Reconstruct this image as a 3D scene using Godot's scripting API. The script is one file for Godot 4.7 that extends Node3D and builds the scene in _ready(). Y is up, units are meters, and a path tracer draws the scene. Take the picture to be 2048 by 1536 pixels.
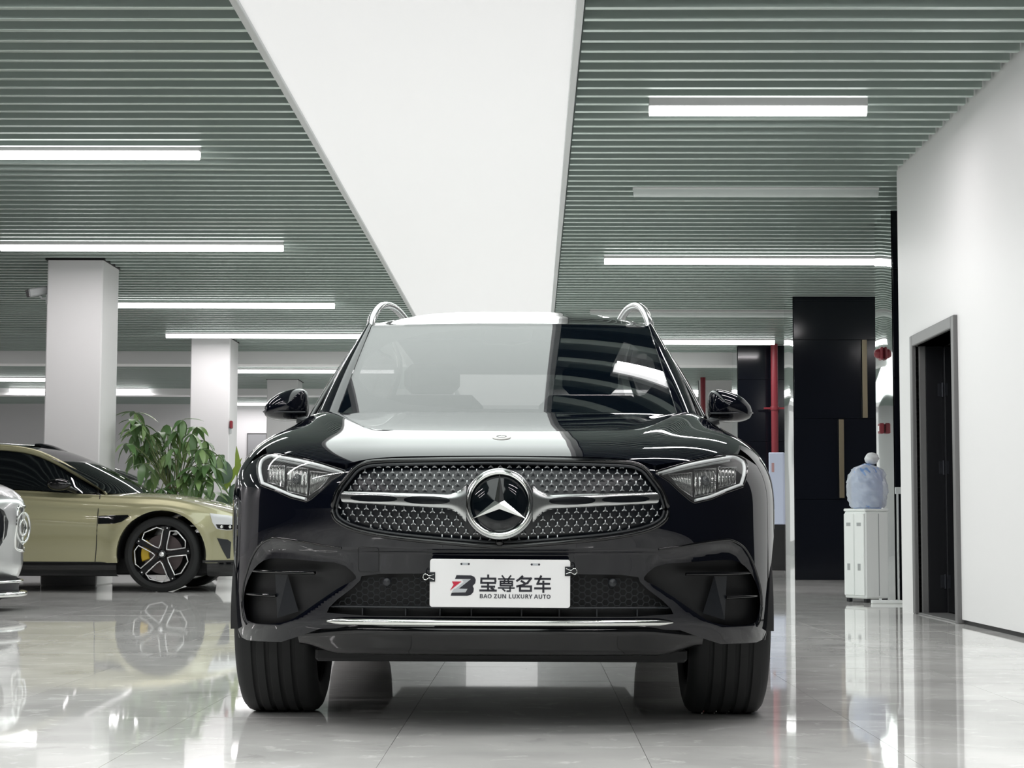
extends Node3D
# A black sport-utility car parked nose-on in a showroom with a slatted ceiling, a long ceiling light box and a polished stone floor.

const CAR_X := -0.108
const CAR_Z := -5.70
const CEIL := 3.54          # underside of the slats
const BAND_L := -1.65
const BAND_R := 0.25
const PITCH := 0.2297       # slat spacing

var M := {}
var taken := {}
var rng := RandomNumberGenerator.new()

func _ready() -> void:
	rng.seed = 7
	set_camera_and_light()
	make_materials()
	build_room()
	build_ceiling()
	build_lamps()
	build_columns()
	build_car()
	build_plate()
	build_other_cars()
	build_plants()
	build_props()

# ---------------------------------------------------------------- camera, environment, large lights
func set_camera_and_light() -> void:
	var cam := Camera3D.new()
	cam.name = "camera"
	cam.fov = 2.0 * rad_to_deg(atan(768.0 / 3600.0))
	cam.near = 0.05
	cam.far = 200.0
	cam.basis = Basis(Vector3.UP, 0.0123) * Basis(Vector3.RIGHT, 0.0781) * Basis(Vector3.BACK, 0.0035)
	cam.position = Vector3(0, 0.67, 0)
	add_child(cam)
	cam.current = true
	var env := Environment.new()
	env.background_mode = Environment.BG_COLOR
	env.background_color = Color(0.05, 0.06, 0.07)
	env.tonemap_mode = Environment.TONE_MAPPER_LINEAR
	env.tonemap_exposure = 1.06
	env.sdfgi_enabled = true
	env.ssao_enabled = true
	env.ssil_enabled = true
	var we := WorldEnvironment.new()
	we.name = "environment"
	we.environment = env
	add_child(we)
	# the long light box in the ceiling
	area_light("light_box_glow", Vector3((BAND_L + BAND_R) / 2, CEIL - 0.012, -17.0), Vector2(BAND_R - BAND_L - 0.1, 49.0), 0.68, Color(0.958, 1.0, 0.982))

func area_light(called: String, at: Vector3, size: Vector2, energy: float, col: Color) -> void:
	var l := AreaLight3D.new()
	l.name = called
	l.area_size = size
	l.area_normalize_energy = false
	l.light_energy = energy
	l.light_color = col
	l.shadow_enabled = true
	l.area_range = 60.0
	l.area_attenuation = 2.0
	l.position = at
	l.rotation.x = -PI / 2     # shine down
	add_child(l, true)

# ---------------------------------------------------------------- helpers
class MB:
	var v := PackedVector3Array()
	var n := PackedVector3Array()
	var uv := PackedVector2Array()

	func tri(a: Vector3, b: Vector3, c: Vector3, na: Vector3, nb: Vector3, nc: Vector3) -> void:
		var g := (b - a).cross(c - a)
		if g.length_squared() < 1e-16:
			return
		if g.dot(na + nb + nc) > 0.0:
			v.append_array(PackedVector3Array([a, c, b]))
			n.append_array(PackedVector3Array([na, nc, nb]))
		else:
			v.append_array(PackedVector3Array([a, b, c]))
			n.append_array(PackedVector3Array([na, nb, nc]))

	func ftri(a: Vector3, b: Vector3, c: Vector3, out: Vector3) -> void:
		var g := (b - a).cross(c - a).normalized()
		if g.dot(out) < 0.0:
			g = -g
		tri(a, b, c, g, g, g)

	func fquad(a: Vector3, b: Vector3, c: Vector3, d: Vector3, out: Vector3) -> void:
		ftri(a, b, c, out)
		ftri(a, c, d, out)

	func box(lo: Vector3, hi: Vector3, bev := 0.0) -> void:
		# a box with chamfered edges
		var c := (lo + hi) / 2
		var h := (hi - lo) / 2
		var b := minf(bev, minf(h.x, minf(h.y, h.z)) * 0.9)
		if b <= 0.0:
			for ax in 3:
				for sg in [-1.0, 1.0]:
					var nn := Vector3.ZERO; nn[ax] = sg
					var p := []
					for k in [[-1, -1], [1, -1], [1, 1], [-1, 1]]:
						var q := Vector3.ZERO
						q[ax] = sg * h[ax]; q[(ax + 1) % 3] = k[0] * h[(ax + 1) % 3]; q[(ax + 2) % 3] = k[1] * h[(ax + 2) % 3]
						p.append(c + q)
					fquad(p[0], p[1], p[2], p[3], nn)
			return
		for ax in 3:
			var a1 := (ax + 1) % 3
			var a2 := (ax + 2) % 3
			for sg in [-1.0, 1.0]:
				var nn := Vector3.ZERO; nn[ax] = sg
				var p := []
				for k in [[-1, -1], [1, -1], [1, 1], [-1, 1]]:
					var q := Vector3.ZERO
					q[ax] = sg * h[ax]; q[a1] = k[0] * (h[a1] - b); q[a2] = k[1] * (h[a2] - b)
					p.append(c + q)
				fquad(p[0], p[1], p[2], p[3], nn)
				for s2 in [-1.0, 1.0]:   # edge chamfers between ax and a1, running along a2
					var e := []
					for k in [-1, 1]:
						var q := Vector3.ZERO
						q[ax] = sg * h[ax]; q[a1] = s2 * (h[a1] - b); q[a2] = k * (h[a2] - b)
						var r := Vector3.ZERO
						r[ax] = sg * (h[ax] - b); r[a1] = s2 * h[a1]; r[a2] = k * (h[a2] - b)
						e.append(c + q); e.append(c + r)
					var en := Vector3.ZERO; en[ax] = sg; en[a1] = s2
					fquad(e[0], e[1], e[3], e[2], en)
		for sx in [-1.0, 1.0]:
			for sy in [-1.0, 1.0]:
				for sz in [-1.0, 1.0]:
					ftri(c + Vector3(sx * h.x, sy * (h.y - b), sz * (h.z - b)), c + Vector3(sx * (h.x - b), sy * h.y, sz * (h.z - b)), c + Vector3(sx * (h.x - b), sy * (h.y - b), sz * h.z), Vector3(sx, sy, sz))

	func grid(p: Array, close_u := false, close_v := false, flip := 1.0) -> void:
		# p[i][j] points; smooth normals from neighbours
		var ni := p.size()
		var nj: int = p[0].size()
		var nn := []
		for i in ni:
			var row := PackedVector3Array()
			for j in nj:
				var i0 := (i - 1 + ni) % ni if close_u else maxi(i - 1, 0)
				var i1 := (i + 1) % ni if close_u else mini(i + 1, ni - 1)
				var j0 := (j - 1 + nj) % nj if close_v else maxi(j - 1, 0)
				var j1 := (j + 1) % nj if close_v else mini(j + 1, nj - 1)
				var g: Vector3 = (p[i1][j] - p[i0][j]).cross(p[i][j1] - p[i][j0])
				if g.length_squared() < 1e-18:
					var ib := clampi(i, 1, ni - 2) if ni > 2 else i
					var jb := clampi(j, 1, nj - 2) if nj > 2 else j
					g = (p[mini(ib + 1, ni - 1)][jb] - p[maxi(ib - 1, 0)][jb]).cross(p[ib][mini(jb + 1, nj - 1)] - p[ib][maxi(jb - 1, 0)])
				row.append(g.normalized() * flip)
			nn.append(row)
		for i in (ni if close_u else ni - 1):
			for j in (nj if close_v else nj - 1):
				var a := (i + 1) % ni
				var b := (j + 1) % nj
				tri(p[i][j], p[a][j], p[a][b], nn[i][j], nn[a][j], nn[a][b])
				tri(p[i][j], p[a][b], p[i][b], nn[i][j], nn[a][b], nn[i][b])

	func tube(path: Array, r: float, segs := 8, closed := false, flat := Vector2.ONE, up := Vector3.UP, radii := []) -> void:
		var rows := []
		var np := path.size()
		for i in np:
			var p0: Vector3 = path[(i - 1 + np) % np] if closed else path[maxi(i - 1, 0)]
			var p1: Vector3 = path[(i + 1) % np] if closed else path[mini(i + 1, np - 1)]
			var t := (p1 - p0).normalized()
			var s := t.cross(up)
			if s.length() < 0.05:
				s = t.cross(Vector3.RIGHT)
			s = s.normalized()
			var w := s.cross(t).normalized()
			var rr: float = radii[i] if radii.size() else r
			var row := []
			for k in segs:
				var a := TAU * k / segs
				row.append(path[i] + (s * cos(a) * flat.x + w * sin(a) * flat.y) * rr)
			rows.append(row)
		grid(rows, closed, true, -1.0)
		if not closed:
			for e in [0, np - 1]:
				var out: Vector3 = (path[0] - path[1]) if e == 0 else (path[np - 1] - path[np - 2])
				for k in segs:
					ftri(path[e], rows[e][k], rows[e][(k + 1) % segs], out)

	func lathe(prof: Array, segs: int, origin := Vector3.ZERO, axis := Vector3.UP) -> void:
		# prof: Vector2(radius, along axis)
		var s := axis.cross(Vector3(0.31, 0.57, 0.76)).normalized()
		var w := axis.cross(s).normalized()
		var rows := []
		for k in segs:
			var a := TAU * k / segs
			var d := s * cos(a) + w * sin(a)
			var row := []
			for q in prof:
				row.append(origin + axis * q.y + d * q.x)
			rows.append(row)
		# orientation: choose so that normals point away from the axis at the widest point
		var best := 0
		for j in prof.size():
			if prof[j].x > prof[best].x:
				best = j
		var g: Vector3 = (rows[1][best] - rows[segs - 1][best]).cross(rows[0][mini(best + 1, prof.size() - 1)] - rows[0][maxi(best - 1, 0)])
		grid(rows, true, false, 1.0 if g.dot(rows[0][best] - origin - axis * prof[best].y) > 0 else -1.0)

	func prism(poly: PackedVector2Array, o: Vector3, ex: Vector3, ey: Vector3, depth: Vector3, bev := 0.0, holes := []) -> void:
		# polygon in the plane o + ex*x + ey*y, extruded along depth (front face at o, back at o+depth); front edge bevelled
		var nf := -depth.normalized()
		var idx: PackedInt32Array
		var face := poly
		if bev > 0.0:
			face = inset(poly, bev)
		idx = Geometry2D.triangulate_polygon(face)
		for k in range(0, idx.size(), 3):
			var t := []
			for q in 3:
				var pp := face[idx[k + q]]
				t.append(o + ex * pp.x + ey * pp.y)
			ftri(t[0], t[1], t[2], nf)
		var m := poly.size()
		var ccw := not Geometry2D.is_polygon_clockwise(poly)
		for i in m:
			var j := (i + 1) % m
			var e2 := poly[j] - poly[i]
			var o2 := Vector2(e2.y, -e2.x) * (1.0 if ccw else -1.0)
			var out := (ex * o2.x + ey * o2.y).normalized()
			var a := o + ex * poly[i].x + ey * poly[i].y
			var b := o + ex * poly[j].x + ey * poly[j].y
			if bev > 0.0:
				var fa := o + ex * face[i].x + ey * face[i].y
				var fb := o + ex * face[j].x + ey * face[j].y
				var dn := depth.normalized() * bev
				fquad(fa, fb, b + dn, a + dn, out + nf)
				fquad(a + dn, b + dn, b + depth, a + depth, out)
			else:
				fquad(a, b, b + depth, a + depth, out)
		idx = Geometry2D.triangulate_polygon(poly)
		for k in range(0, idx.size(), 3):
			var t := []
			for q in 3:
				var pp := poly[idx[k + q]]
				t.append(o + depth + ex * pp.x + ey * pp.y)
			ftri(t[0], t[1], t[2], -nf)

	static func inset(poly: PackedVector2Array, d: float) -> PackedVector2Array:
		var m := poly.size()
		var ccw := not Geometry2D.is_polygon_clockwise(poly)
		var out := PackedVector2Array()
		for i in m:
			var e0 := (poly[i] - poly[(i - 1 + m) % m]).normalized()
			var e1 := (poly[(i + 1) % m] - poly[i]).normalized()
			var n0 := Vector2(-e0.y, e0.x) * (1.0 if ccw else -1.0)
			var n1 := Vector2(-e1.y, e1.x) * (1.0 if ccw else -1.0)
			var b := (n0 + n1)
			var k := maxf(0.4, 1.0 + n0.dot(n1))
			out.append(poly[i] + b * d / k)
		return out

	func patch(fm: Callable, outer: PackedVector2Array, holes: Array, cell: Vector2, sg := 1.0) -> void:
		# the part of the surface fm(Vector2) -> Vector3 inside outer and outside the holes, in small cells
		var lo := outer[0]
		var hi := outer[0]
		for p in outer:
			lo = lo.min(p); hi = hi.max(p)
		var nx := ceili((hi.x - lo.x) / cell.x)
		var ny := ceili((hi.y - lo.y) / cell.y)
		var cache := {}
		var hb := []
		for h in holes:
			var r := Rect2(h[0], Vector2.ZERO)
			for p in h:
				r = r.expand(p)
			hb.append(r)
		for i in nx:
			for j in ny:
				var a := lo + Vector2(i, j) * cell
				var b := a + cell
				var polys: Array = [PackedVector2Array([a, Vector2(b.x, a.y), b, Vector2(a.x, b.y)])]
				polys = Geometry2D.intersect_polygons(outer, polys[0])
				for k in holes.size():
					if hb[k].intersects(Rect2(a, cell)):
						var next := []
						for q in polys:
							for r in Geometry2D.clip_polygons(q, holes[k]):
								if not Geometry2D.is_polygon_clockwise(r):
									next.append(r)
						polys = next
				for q in polys:
					if q.size() < 3:
						continue
					var idx := Geometry2D.triangulate_polygon(q)
					var pts := []
					var nms := []
					for p in q:
						var key := Vector2i(roundi(p.x * 20000.0), roundi(p.y * 20000.0))
						if not cache.has(key):
							var e := 0.0006
							var c: Vector3 = fm.call(p)
							var dx: Vector3 = fm.call(p + Vector2(e, 0)) - fm.call(p - Vector2(e, 0))
							var dy: Vector3 = fm.call(p + Vector2(0, e)) - fm.call(p - Vector2(0, e))
							cache[key] = [c, dx.cross(dy).normalized() * sg]
						pts.append(cache[key][0]); nms.append(cache[key][1])
					for k in range(0, idx.size(), 3):
						tri(pts[idx[k]], pts[idx[k + 1]], pts[idx[k + 2]], nms[idx[k]], nms[idx[k + 1]], nms[idx[k + 2]])

	func lip(fm: Callable, loop: PackedVector2Array, back: Vector3, inward := true, closed := true) -> void:
		# a wall going back from the edge of a hole (inward) or of a panel
		var m := loop.size()
		var ccw := not Geometry2D.is_polygon_clockwise(loop)
		var mid := Vector3.ZERO
		var pts := []
		for p in loop:
			pts.append(fm.call(p)); mid += pts[-1]
		for i in (m if closed else m - 1):
			var j := (i + 1) % m
			var e2 := loop[j] - loop[i]
			var q := (loop[i] + loop[j]) / 2 + Vector2(e2.y, -e2.x).normalized() * 0.004 * (1.0 if ccw else -1.0)
			var out: Vector3 = fm.call(q) - (pts[i] + pts[j]) / 2
			fquad(pts[i], pts[j], pts[j] + back, pts[i] + back, -out if inward else out)

	func orient(dir: Vector3) -> void:
		# turn the whole sheet so that it mostly faces dir
		var sum := 0.0
		for q in n:
			sum += q.dot(dir)
		if sum >= 0.0:
			return
		for i in range(0, v.size(), 3):
			var a := v[i + 1]; v[i + 1] = v[i + 2]; v[i + 2] = a
			var b := n[i + 1]; n[i + 1] = n[i + 2]; n[i + 2] = b
		for i in n.size():
			n[i] = -n[i]

	func mesh() -> ArrayMesh:
		var am := ArrayMesh.new()
		if v.is_empty():
			return am
		var arr := []
		arr.resize(Mesh.ARRAY_MAX)
		arr[Mesh.ARRAY_VERTEX] = v
		arr[Mesh.ARRAY_NORMAL] = n
		if uv.size() == v.size():
			arr[Mesh.ARRAY_TEX_UV] = uv
		am.add_surface_from_arrays(Mesh.PRIMITIVE_TRIANGLES, arr)
		return am

func numbered(called: String) -> String:
	var k: int = taken.get(called, 0)
	taken[called] = k + 1
	return called if k == 0 else "%s_%03d" % [called, k]

func put(called: String, mb, m: Material, parent: Node = null, at := Vector3.ZERO) -> MeshInstance3D:
	var o := MeshInstance3D.new()
	o.mesh = mb.mesh() if mb is MB else mb
	o.material_override = m
	o.position = at
	if parent == null:
		o.name = numbered(called)
		add_child(o)
	else:
		o.name = called
		parent.add_child(o, true)
	return o

func thing(called: String, label: String, category: String, at := Vector3.ZERO, turn := 0.0, group := "") -> Node3D:
	var o := Node3D.new()
	o.name = numbered(called)
	add_child(o)
	o.position = at
	o.rotation.y = turn
	tag(o, label, category, group)
	return o

func part(called: String, parent: Node) -> Node3D:
	var o := Node3D.new()
	o.name = called
	parent.add_child(o, true)
	return o

func tag(o: Node, label: String, category: String, group := "") -> void:
	o.set_meta("label", label)
	o.set_meta("category", category)
	if group:
		o.set_meta("group", group)

func structure(called: String, label := "") -> Node3D:
	var o := Node3D.new()
	o.name = numbered(called)
	add_child(o)
	o.set_meta("kind", "structure")
	if label:
		o.set_meta("label", label)
	return o

func bx(lo: Vector3, hi: Vector3, bev := 0.0) -> MB:
	var b := MB.new()
	b.box(lo, hi, bev)
	return b

func dense(p: PackedVector2Array, step: float, closed := true) -> PackedVector2Array:
	var out := PackedVector2Array()
	var m := p.size()
	for i in (m if closed else m - 1):
		var a := p[i]
		var b := p[(i + 1) % m]
		var k := maxi(1, ceili(a.distance_to(b) / step))
		for t in k:
			out.append(a.lerp(b, float(t) / k))
	if not closed:
		out.append(p[m - 1])
	return out

func rounded(p: PackedVector2Array, rounds := 2) -> PackedVector2Array:
	# corner cutting
	var q := p
	for r in rounds:
		var o := PackedVector2Array()
		for i in q.size():
			var a := q[i]
			var b := q[(i + 1) % q.size()]
			o.append(a.lerp(b, 0.25)); o.append(a.lerp(b, 0.75))
		q = o
	return q

func curve(p: Array, n: int) -> Array:
	# Catmull-Rom through 3-D points
	var out := []
	for i in p.size() - 1:
		var a: Vector3 = p[maxi(i - 1, 0)]
		var b: Vector3 = p[i]
		var c: Vector3 = p[i + 1]
		var d: Vector3 = p[mini(i + 2, p.size() - 1)]
		for k in n:
			out.append(b.cubic_interpolate(c, a, d, float(k) / n))
	out.append(p[p.size() - 1])
	return out

func mat(key: String, col: Color, rough: float, metal := 0.0, spec := 0.5) -> StandardMaterial3D:
	var m := StandardMaterial3D.new()
	m.resource_name = key
	m.albedo_color = col
	m.roughness = rough
	m.metallic = metal
	m.metallic_specular = spec
	M[key] = m
	return m

func g8(r: float, g := -1.0, b := -1.0) -> Color:
	return Color(r / 255.0, (r if g < 0 else g) / 255.0, (r if b < 0 else b) / 255.0)

func coat(m: StandardMaterial3D, amount := 1.0, rough := 0.02) -> StandardMaterial3D:
	m.clearcoat_enabled = true
	m.clearcoat = amount
	m.clearcoat_roughness = rough
	return m

func pane(key: String, col: Color, alpha: float, metal := 0.0) -> StandardMaterial3D:
	var m := mat(key, Color(col.r, col.g, col.b, alpha), 0.0, metal)
	m.transparency = BaseMaterial3D.TRANSPARENCY_ALPHA
	return m

# ---------------------------------------------------------------- materials
func make_materials() -> void:
	mat("white_paint", g8(240), 0.45)
	mat("column_paint", g8(212), 0.5)
	mat("back_wall", g8(222, 222, 223), 0.6)
	mat("front_wall", g8(30, 32, 35), 0.5)
	mat("slat", g8(190, 203, 197), 0.30, 0.55)
	mat("plenum", g8(22, 25, 26), 0.9)
	mat("trim_white", g8(225), 0.4)
	mat("trim_grey", g8(190, 192, 192), 0.35, 0.3)
	mat("black_panel", g8(14, 17, 24), 0.12)
	mat("black_matt", g8(16, 17, 19), 0.6)
	mat("mirror_steel", g8(205, 210, 208), 0.03, 1.0)
	mat("bronze", g8(150, 140, 118), 0.3, 0.8)
	mat("red_paint", g8(122, 34, 44), 0.45)
	mat("frame_grey", g8(108, 108, 108), 0.4)
	mat("door_dark", g8(22, 23, 27), 0.35)
	mat("dark_steel", g8(58, 60, 66), 0.35, 0.6)
	mat("grout", g8(74, 74, 72), 0.9)
	var lb := mat("light_film", g8(205), 0.6)
	lb.emission_enabled = true; lb.emission = Color(1, 1, 1); lb.emission_energy_multiplier = 0.41
	var tube := mat("lamp_tube", g8(245), 0.4)
	tube.emission_enabled = true; tube.emission = Color(1, 1, 1); tube.emission_energy_multiplier = 5.0
	mat("lamp_off", g8(205, 212, 210), 0.4)
	coat(mat("paint", g8(8, 10, 18), 0.3, 0.0, 0.0), 1.0, 0.006)
	coat(mat("roof_gloss", g8(8, 9, 12), 0.1), 1.0, 0.005)
	mat("gloss_black", g8(11, 12, 14), 0.07)
	mat("satin_black", g8(30, 33, 37), 0.38)
	mat("grille_dark", g8(14, 18, 24), 0.3)
	mat("chrome", g8(226, 228, 226), 0.11, 1.0)
	mat("chrome_satin", g8(176, 178, 178), 0.2, 1.0)
	mat("chrome_stud", g8(214, 217, 219), 0.3, 0.85)
	mat("chrome_strip", g8(222, 224, 220), 0.14, 1.0)
	mat("dark_chrome", g8(110, 112, 112), 0.2, 1.0)
	mat("badge_white", g8(226, 226, 220), 0.25)
	mat("emblem_glass", g8(9, 14, 18), 0.04)
	pane("lens", Color.WHITE, 0.03)
	mat("lamp_dark", g8(30, 33, 36), 0.3)
	mat("light_guide", g8(226, 230, 230), 0.2)
	mat("light_guide_grey", g8(140, 144, 144), 0.25)
	mat("reflector", g8(150, 152, 150), 0.16, 0.85)
	mat("lens_solid", g8(40, 44, 46), 0.03)
	pane("windshield", g8(6, 14, 22), 0.52)
	pane("side_glass", g8(6, 7, 9), 0.55)
	pane("side_glass_clear", g8(6, 9, 10), 0.2)
	mat("interior", g8(15, 16, 18), 0.8)
	mat("rail", g8(188, 190, 190), 0.22, 1.0)
	mat("rubber", g8(17, 19, 20), 0.7)
	mat("alloy", g8(120, 122, 124), 0.25, 1.0)
	mat("brake", g8(90, 90, 92), 0.35, 1.0)
	mat("plate_white", g8(232), 0.3)
	mat("ink", g8(38, 38, 46), 0.4)
	mat("ink_grey", g8(66, 66, 72), 0.4)
	mat("logo_silver", g8(180, 184, 188), 0.35)
	mat("logo_red", g8(190, 36, 62), 0.4)
	coat(mat("olive", g8(160, 157, 124), 0.42, 0.5), 1.0, 0.02)
	coat(mat("silver_paint", g8(188, 190, 190), 0.3, 0.8), 1.0, 0.02)
	mat("car_window", g8(14, 17, 19), 0.03)
	mat("lamp_white", g8(206, 208, 210), 0.1)
	mat("lamp_silver", g8(210, 212, 212), 0.15, 0.9)
	mat("rim_black", g8(20, 21, 23), 0.25)
	mat("rim_silver", g8(225, 226, 226), 0.2, 0.7)
	mat("brake_dark", g8(86, 78, 78), 0.4, 0.8)
	mat("caliper", g8(196, 164, 40), 0.4)
	mat("bark", g8(96, 82, 62), 0.8)
	mat("stem", g8(96, 108, 66), 0.6)
	for q in [["leaf_0", 94, 124, 78], ["leaf_1", 76, 106, 64], ["leaf_2", 116, 142, 90], ["leaf_dark", 56, 78, 64], ["leaf_lime", 132, 152, 62]]:
		var lm := mat(q[0], g8(q[1], q[2], q[3]), 0.38)
		lm.backlight_enabled = true
		lm.backlight = g8(50, 70, 30)
	mat("appliance", g8(244, 248, 246), 0.35)
	mat("appliance_grey", g8(170, 174, 174), 0.4)
	var bb := mat("bottle_blue", g8(150, 182, 224), 0.12)
	bb.backlight_enabled = true; bb.backlight = g8(120, 150, 200)
	var bg := mat("bag", Color(0.93, 0.95, 0.97, 0.5), 0.3)
	bg.transparency = BaseMaterial3D.TRANSPARENCY_ALPHA
	mat("bag_white", g8(232, 234, 236), 0.35)
	mat("cabinet_blue", g8(204, 214, 236), 0.4)
	mat("notice_red", g8(190, 150, 150), 0.6)
	mat("notice_grey", g8(150, 152, 154), 0.5)
	for k in 3:
		var t := mat("marble_%d" % k, Color.WHITE, 0.035)
		t.albedo_texture = marble(k)
		t.uv1_triplanar = true
		t.uv1_world_triplanar = true
		t.uv1_scale = Vector3.ONE * 0.33
		t.uv1_offset = Vector3(0.31 * k, 0, 0.17 * k)

func marble(k: int) -> ImageTexture:
	var n1 := FastNoiseLite.new(); n1.seed = 11 + k; n1.frequency = 0.006; n1.fractal_octaves = 5
	n1.domain_warp_enabled = true; n1.domain_warp_amplitude = 40.0; n1.domain_warp_frequency = 0.008
	var n2 := FastNoiseLite.new(); n2.seed = 31 + k; n2.frequency = 0.012; n2.fractal_type = FastNoiseLite.FRACTAL_RIDGED; n2.fractal_octaves = 3
	n2.domain_warp_enabled = true; n2.domain_warp_amplitude = 60.0; n2.domain_warp_frequency = 0.006
	var s := 512
	var a := n1.get_seamless_image(s, s)
	var b := n2.get_seamless_image(s, s)
	var im := Image.create(s, s, false, Image.FORMAT_RGB8)
	for y in s:
		for x in s:
			var c := a.get_pixel(x, y).r
			var v := b.get_pixel(x, y).r
			var t := 0.895 + (c - 0.5) * 0.16 + 0.12 * smoothstep(0.80, 0.98, v) - 0.06 * smoothstep(0.35, 0.1, v)
			im.set_pixel(x, y, Color(t, t * 0.998, t * 0.985))
	return ImageTexture.create_from_image(im)

# ---------------------------------------------------------------- room shell
func build_room() -> void:
	var fl := structure("floor", "polished pale grey marble tile floor")
	var px := 0.762
	var tile := bx(Vector3(-px / 2 + 0.0009, -0.02, -px / 2 + 0.0009), Vector3(px / 2 - 0.0009, 0, px / 2 - 0.0009)).mesh()
	var x0 := -1.195 - 5 * px
	var z0 := -(7.07 - 4 * px)
	for i in 11:
		for j in 15:
			var t := put("floor_tile", tile, M["marble_%d" % rng.randi_range(0, 2)], fl, Vector3(x0 + (i + 0.5) * px, 0, z0 - (j + 0.5) * px))
			t.rotation = Vector3(rng.randf_range(-1, 1), 0, rng.randf_range(-1, 1)) * 0.0007
	var xa := x0
	var xb := x0 + 11 * px
	var za := z0
	var zb := z0 - 15 * px
	put("floor_grout", bx(Vector3(xa, -0.06, zb), Vector3(xb, -0.006, za)), M.grout, fl)
	put("floor_slab", bx(Vector3(-16, -0.06, -44), Vector3(9, 0, zb)), M.marble_0, fl)
	put("floor_slab", bx(Vector3(-16, -0.06, za), Vector3(9, 0, 8)), M.marble_1, fl)
	put("floor_slab", bx(Vector3(-16, -0.06, zb), Vector3(xa, 0, za)), M.marble_2, fl)
	put("floor_slab", bx(Vector3(xb, -0.06, zb), Vector3(9, 0, za)), M.marble_0, fl)
	# right wall with a doorway
	var wr := structure("wall_right", "smooth white wall on the right with a doorway")
	var wx := 2.955
	var d0 := -12.62   # opening, near edge
	var d1 := -13.92   # far edge
	put("wall_panel", bx(Vector3(wx, 0.03, d0), Vector3(wx + 0.22, 4.1, -7.5)), M.white_paint, wr)
	put("dark_wall_panel", bx(Vector3(wx, 0.0, -7.5), Vector3(wx + 0.22, 4.1, 8)), M.front_wall, wr)
	put("wall_panel", bx(Vector3(wx, 0.0, -14.55), Vector3(wx + 0.22, 4.1, d1)), M.white_paint, wr)
	put("wall_panel", bx(Vector3(wx, 2.06, d1), Vector3(wx + 0.22, 4.1, d0)), M.white_paint, wr)
	put("dark_wall_panel", bx(Vector3(wx + 0.22, 0.0, -14.60), Vector3(9.0, 4.1, -14.45)), M.front_wall, wr)
	put("shadow_gap_strip", bx(Vector3(wx + 0.012, 0.0, d0 + 0.1), Vector3(wx + 0.2, 0.031, -7.5)), M.black_matt, wr)  # black strip put in for the shadow gap along the wall foot
	var wl := structure("wall_left"); put("wall_panel", bx(Vector3(-16.3, 0, -44), Vector3(-16, 4.1, -13)), M.back_wall, wl); put("dark_wall_panel", bx(Vector3(-16.3, 0, -13), Vector3(-16, 4.1, 8)), M.front_wall, wl)
	var wb := structure("wall_back", "plain grey wall at the far end"); put("wall_panel", bx(Vector3(-16.3, 0, -43.6), Vector3(9, 4.1, -43.2)), M.back_wall, wb)
	var wf := structure("wall_front"); put("wall_panel", bx(Vector3(-16.3, 0, 8), Vector3(9, 4.1, 8.3)), M.front_wall, wf)
	var wd := structure("wall_side"); put("wall_panel", bx(Vector3(9.0, 0, -44), Vector3(9.3, 4.1, -14.5)), M.back_wall, wd)
	put("wall_panel", bx(Vector3(wx + 0.22, 0, 7.9), Vector3(9, 4.1, 8.3)), M.front_wall, wf)
	# room behind the doorway
	var rb := structure("wall_doorway")
	put("wall_panel", bx(Vector3(4.6, 0, -14.5), Vector3(4.7, 2.6, -11.0)), M.door_dark, rb)
	put("wall_panel", bx(Vector3(wx + 0.2, 0, -11.1), Vector3(4.7, 2.6, -11.0)), M.door_dark, rb)
	put("wall_panel", bx(Vector3(wx + 0.2, 2.5, -14.5), Vector3(4.7, 2.6, -11.0)), M.door_dark, rb)
	# door
	var dr := structure("door_1", "grey framed doorway with a dark door standing open")
	var fw := 0.085
	var ft := 0.03
	put("door_frame", bx(Vector3(wx - ft, 0, d0 - 0.0), Vector3(wx + 0.23, 2.06 + fw, d0 + fw), 0.006), M.frame_grey, dr)
	put("door_frame", bx(Vector3(wx - ft, 0, d1 - fw), Vector3(wx + 0.23, 2.06 + fw, d1), 0.006), M.frame_grey, dr)
	put("door_frame", bx(Vector3(wx - ft, 2.06, d1), Vector3(wx + 0.23, 2.06 + fw, d0), 0.006), M.frame_grey, dr)
	put("door_jamb", bx(Vector3(wx + 0.02, 0, d1), Vector3(wx + 0.07, 2.06, d1 + 0.03), 0.004), M.frame_grey, dr)
	put("door_stop", bx(Vector3(wx + 0.07, 0, d1), Vector3(wx + 0.21, 2.06, d1 + 0.03), 0.004), M.door_dark, dr)
	put("door_jamb", bx(Vector3(wx + 0.02, 0, d0 - 0.03), Vector3(wx + 0.21, 2.06, d0), 0.004), M.frame_grey, dr)
	put("threshold", bx(Vector3(wx - 0.01, 0, d1), Vector3(wx + 0.22, 0.012, d0), 0.003), M.frame_grey, dr)
	var leaf := bx(Vector3(wx + 0.2, 0.015, d1 + 0.05), Vector3(wx + 1.2, 2.05, d1 + 0.09), 0.004)
	put("door_leaf", leaf, M.door_dark, dr)
	for y in [0.25, 1.12, 1.72]:
		var hg := MB.new()
		hg.box(Vector3(wx + 0.16, y - 0.05, d1 + 0.031), Vector3(wx + 0.19, y + 0.05, d1 + 0.034), 0.001)
		hg.tube([Vector3(wx + 0.195, y - 0.055, d1 + 0.042), Vector3(wx + 0.195, y + 0.055, d1 + 0.042)], 0.009, 10)
		hg.box(Vector3(wx + 0.2, y - 0.05, d1 + 0.09), Vector3(wx + 0.225, y + 0.05, d1 + 0.093), 0.001)
		put("hinge", hg, M.dark_steel, dr)

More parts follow.
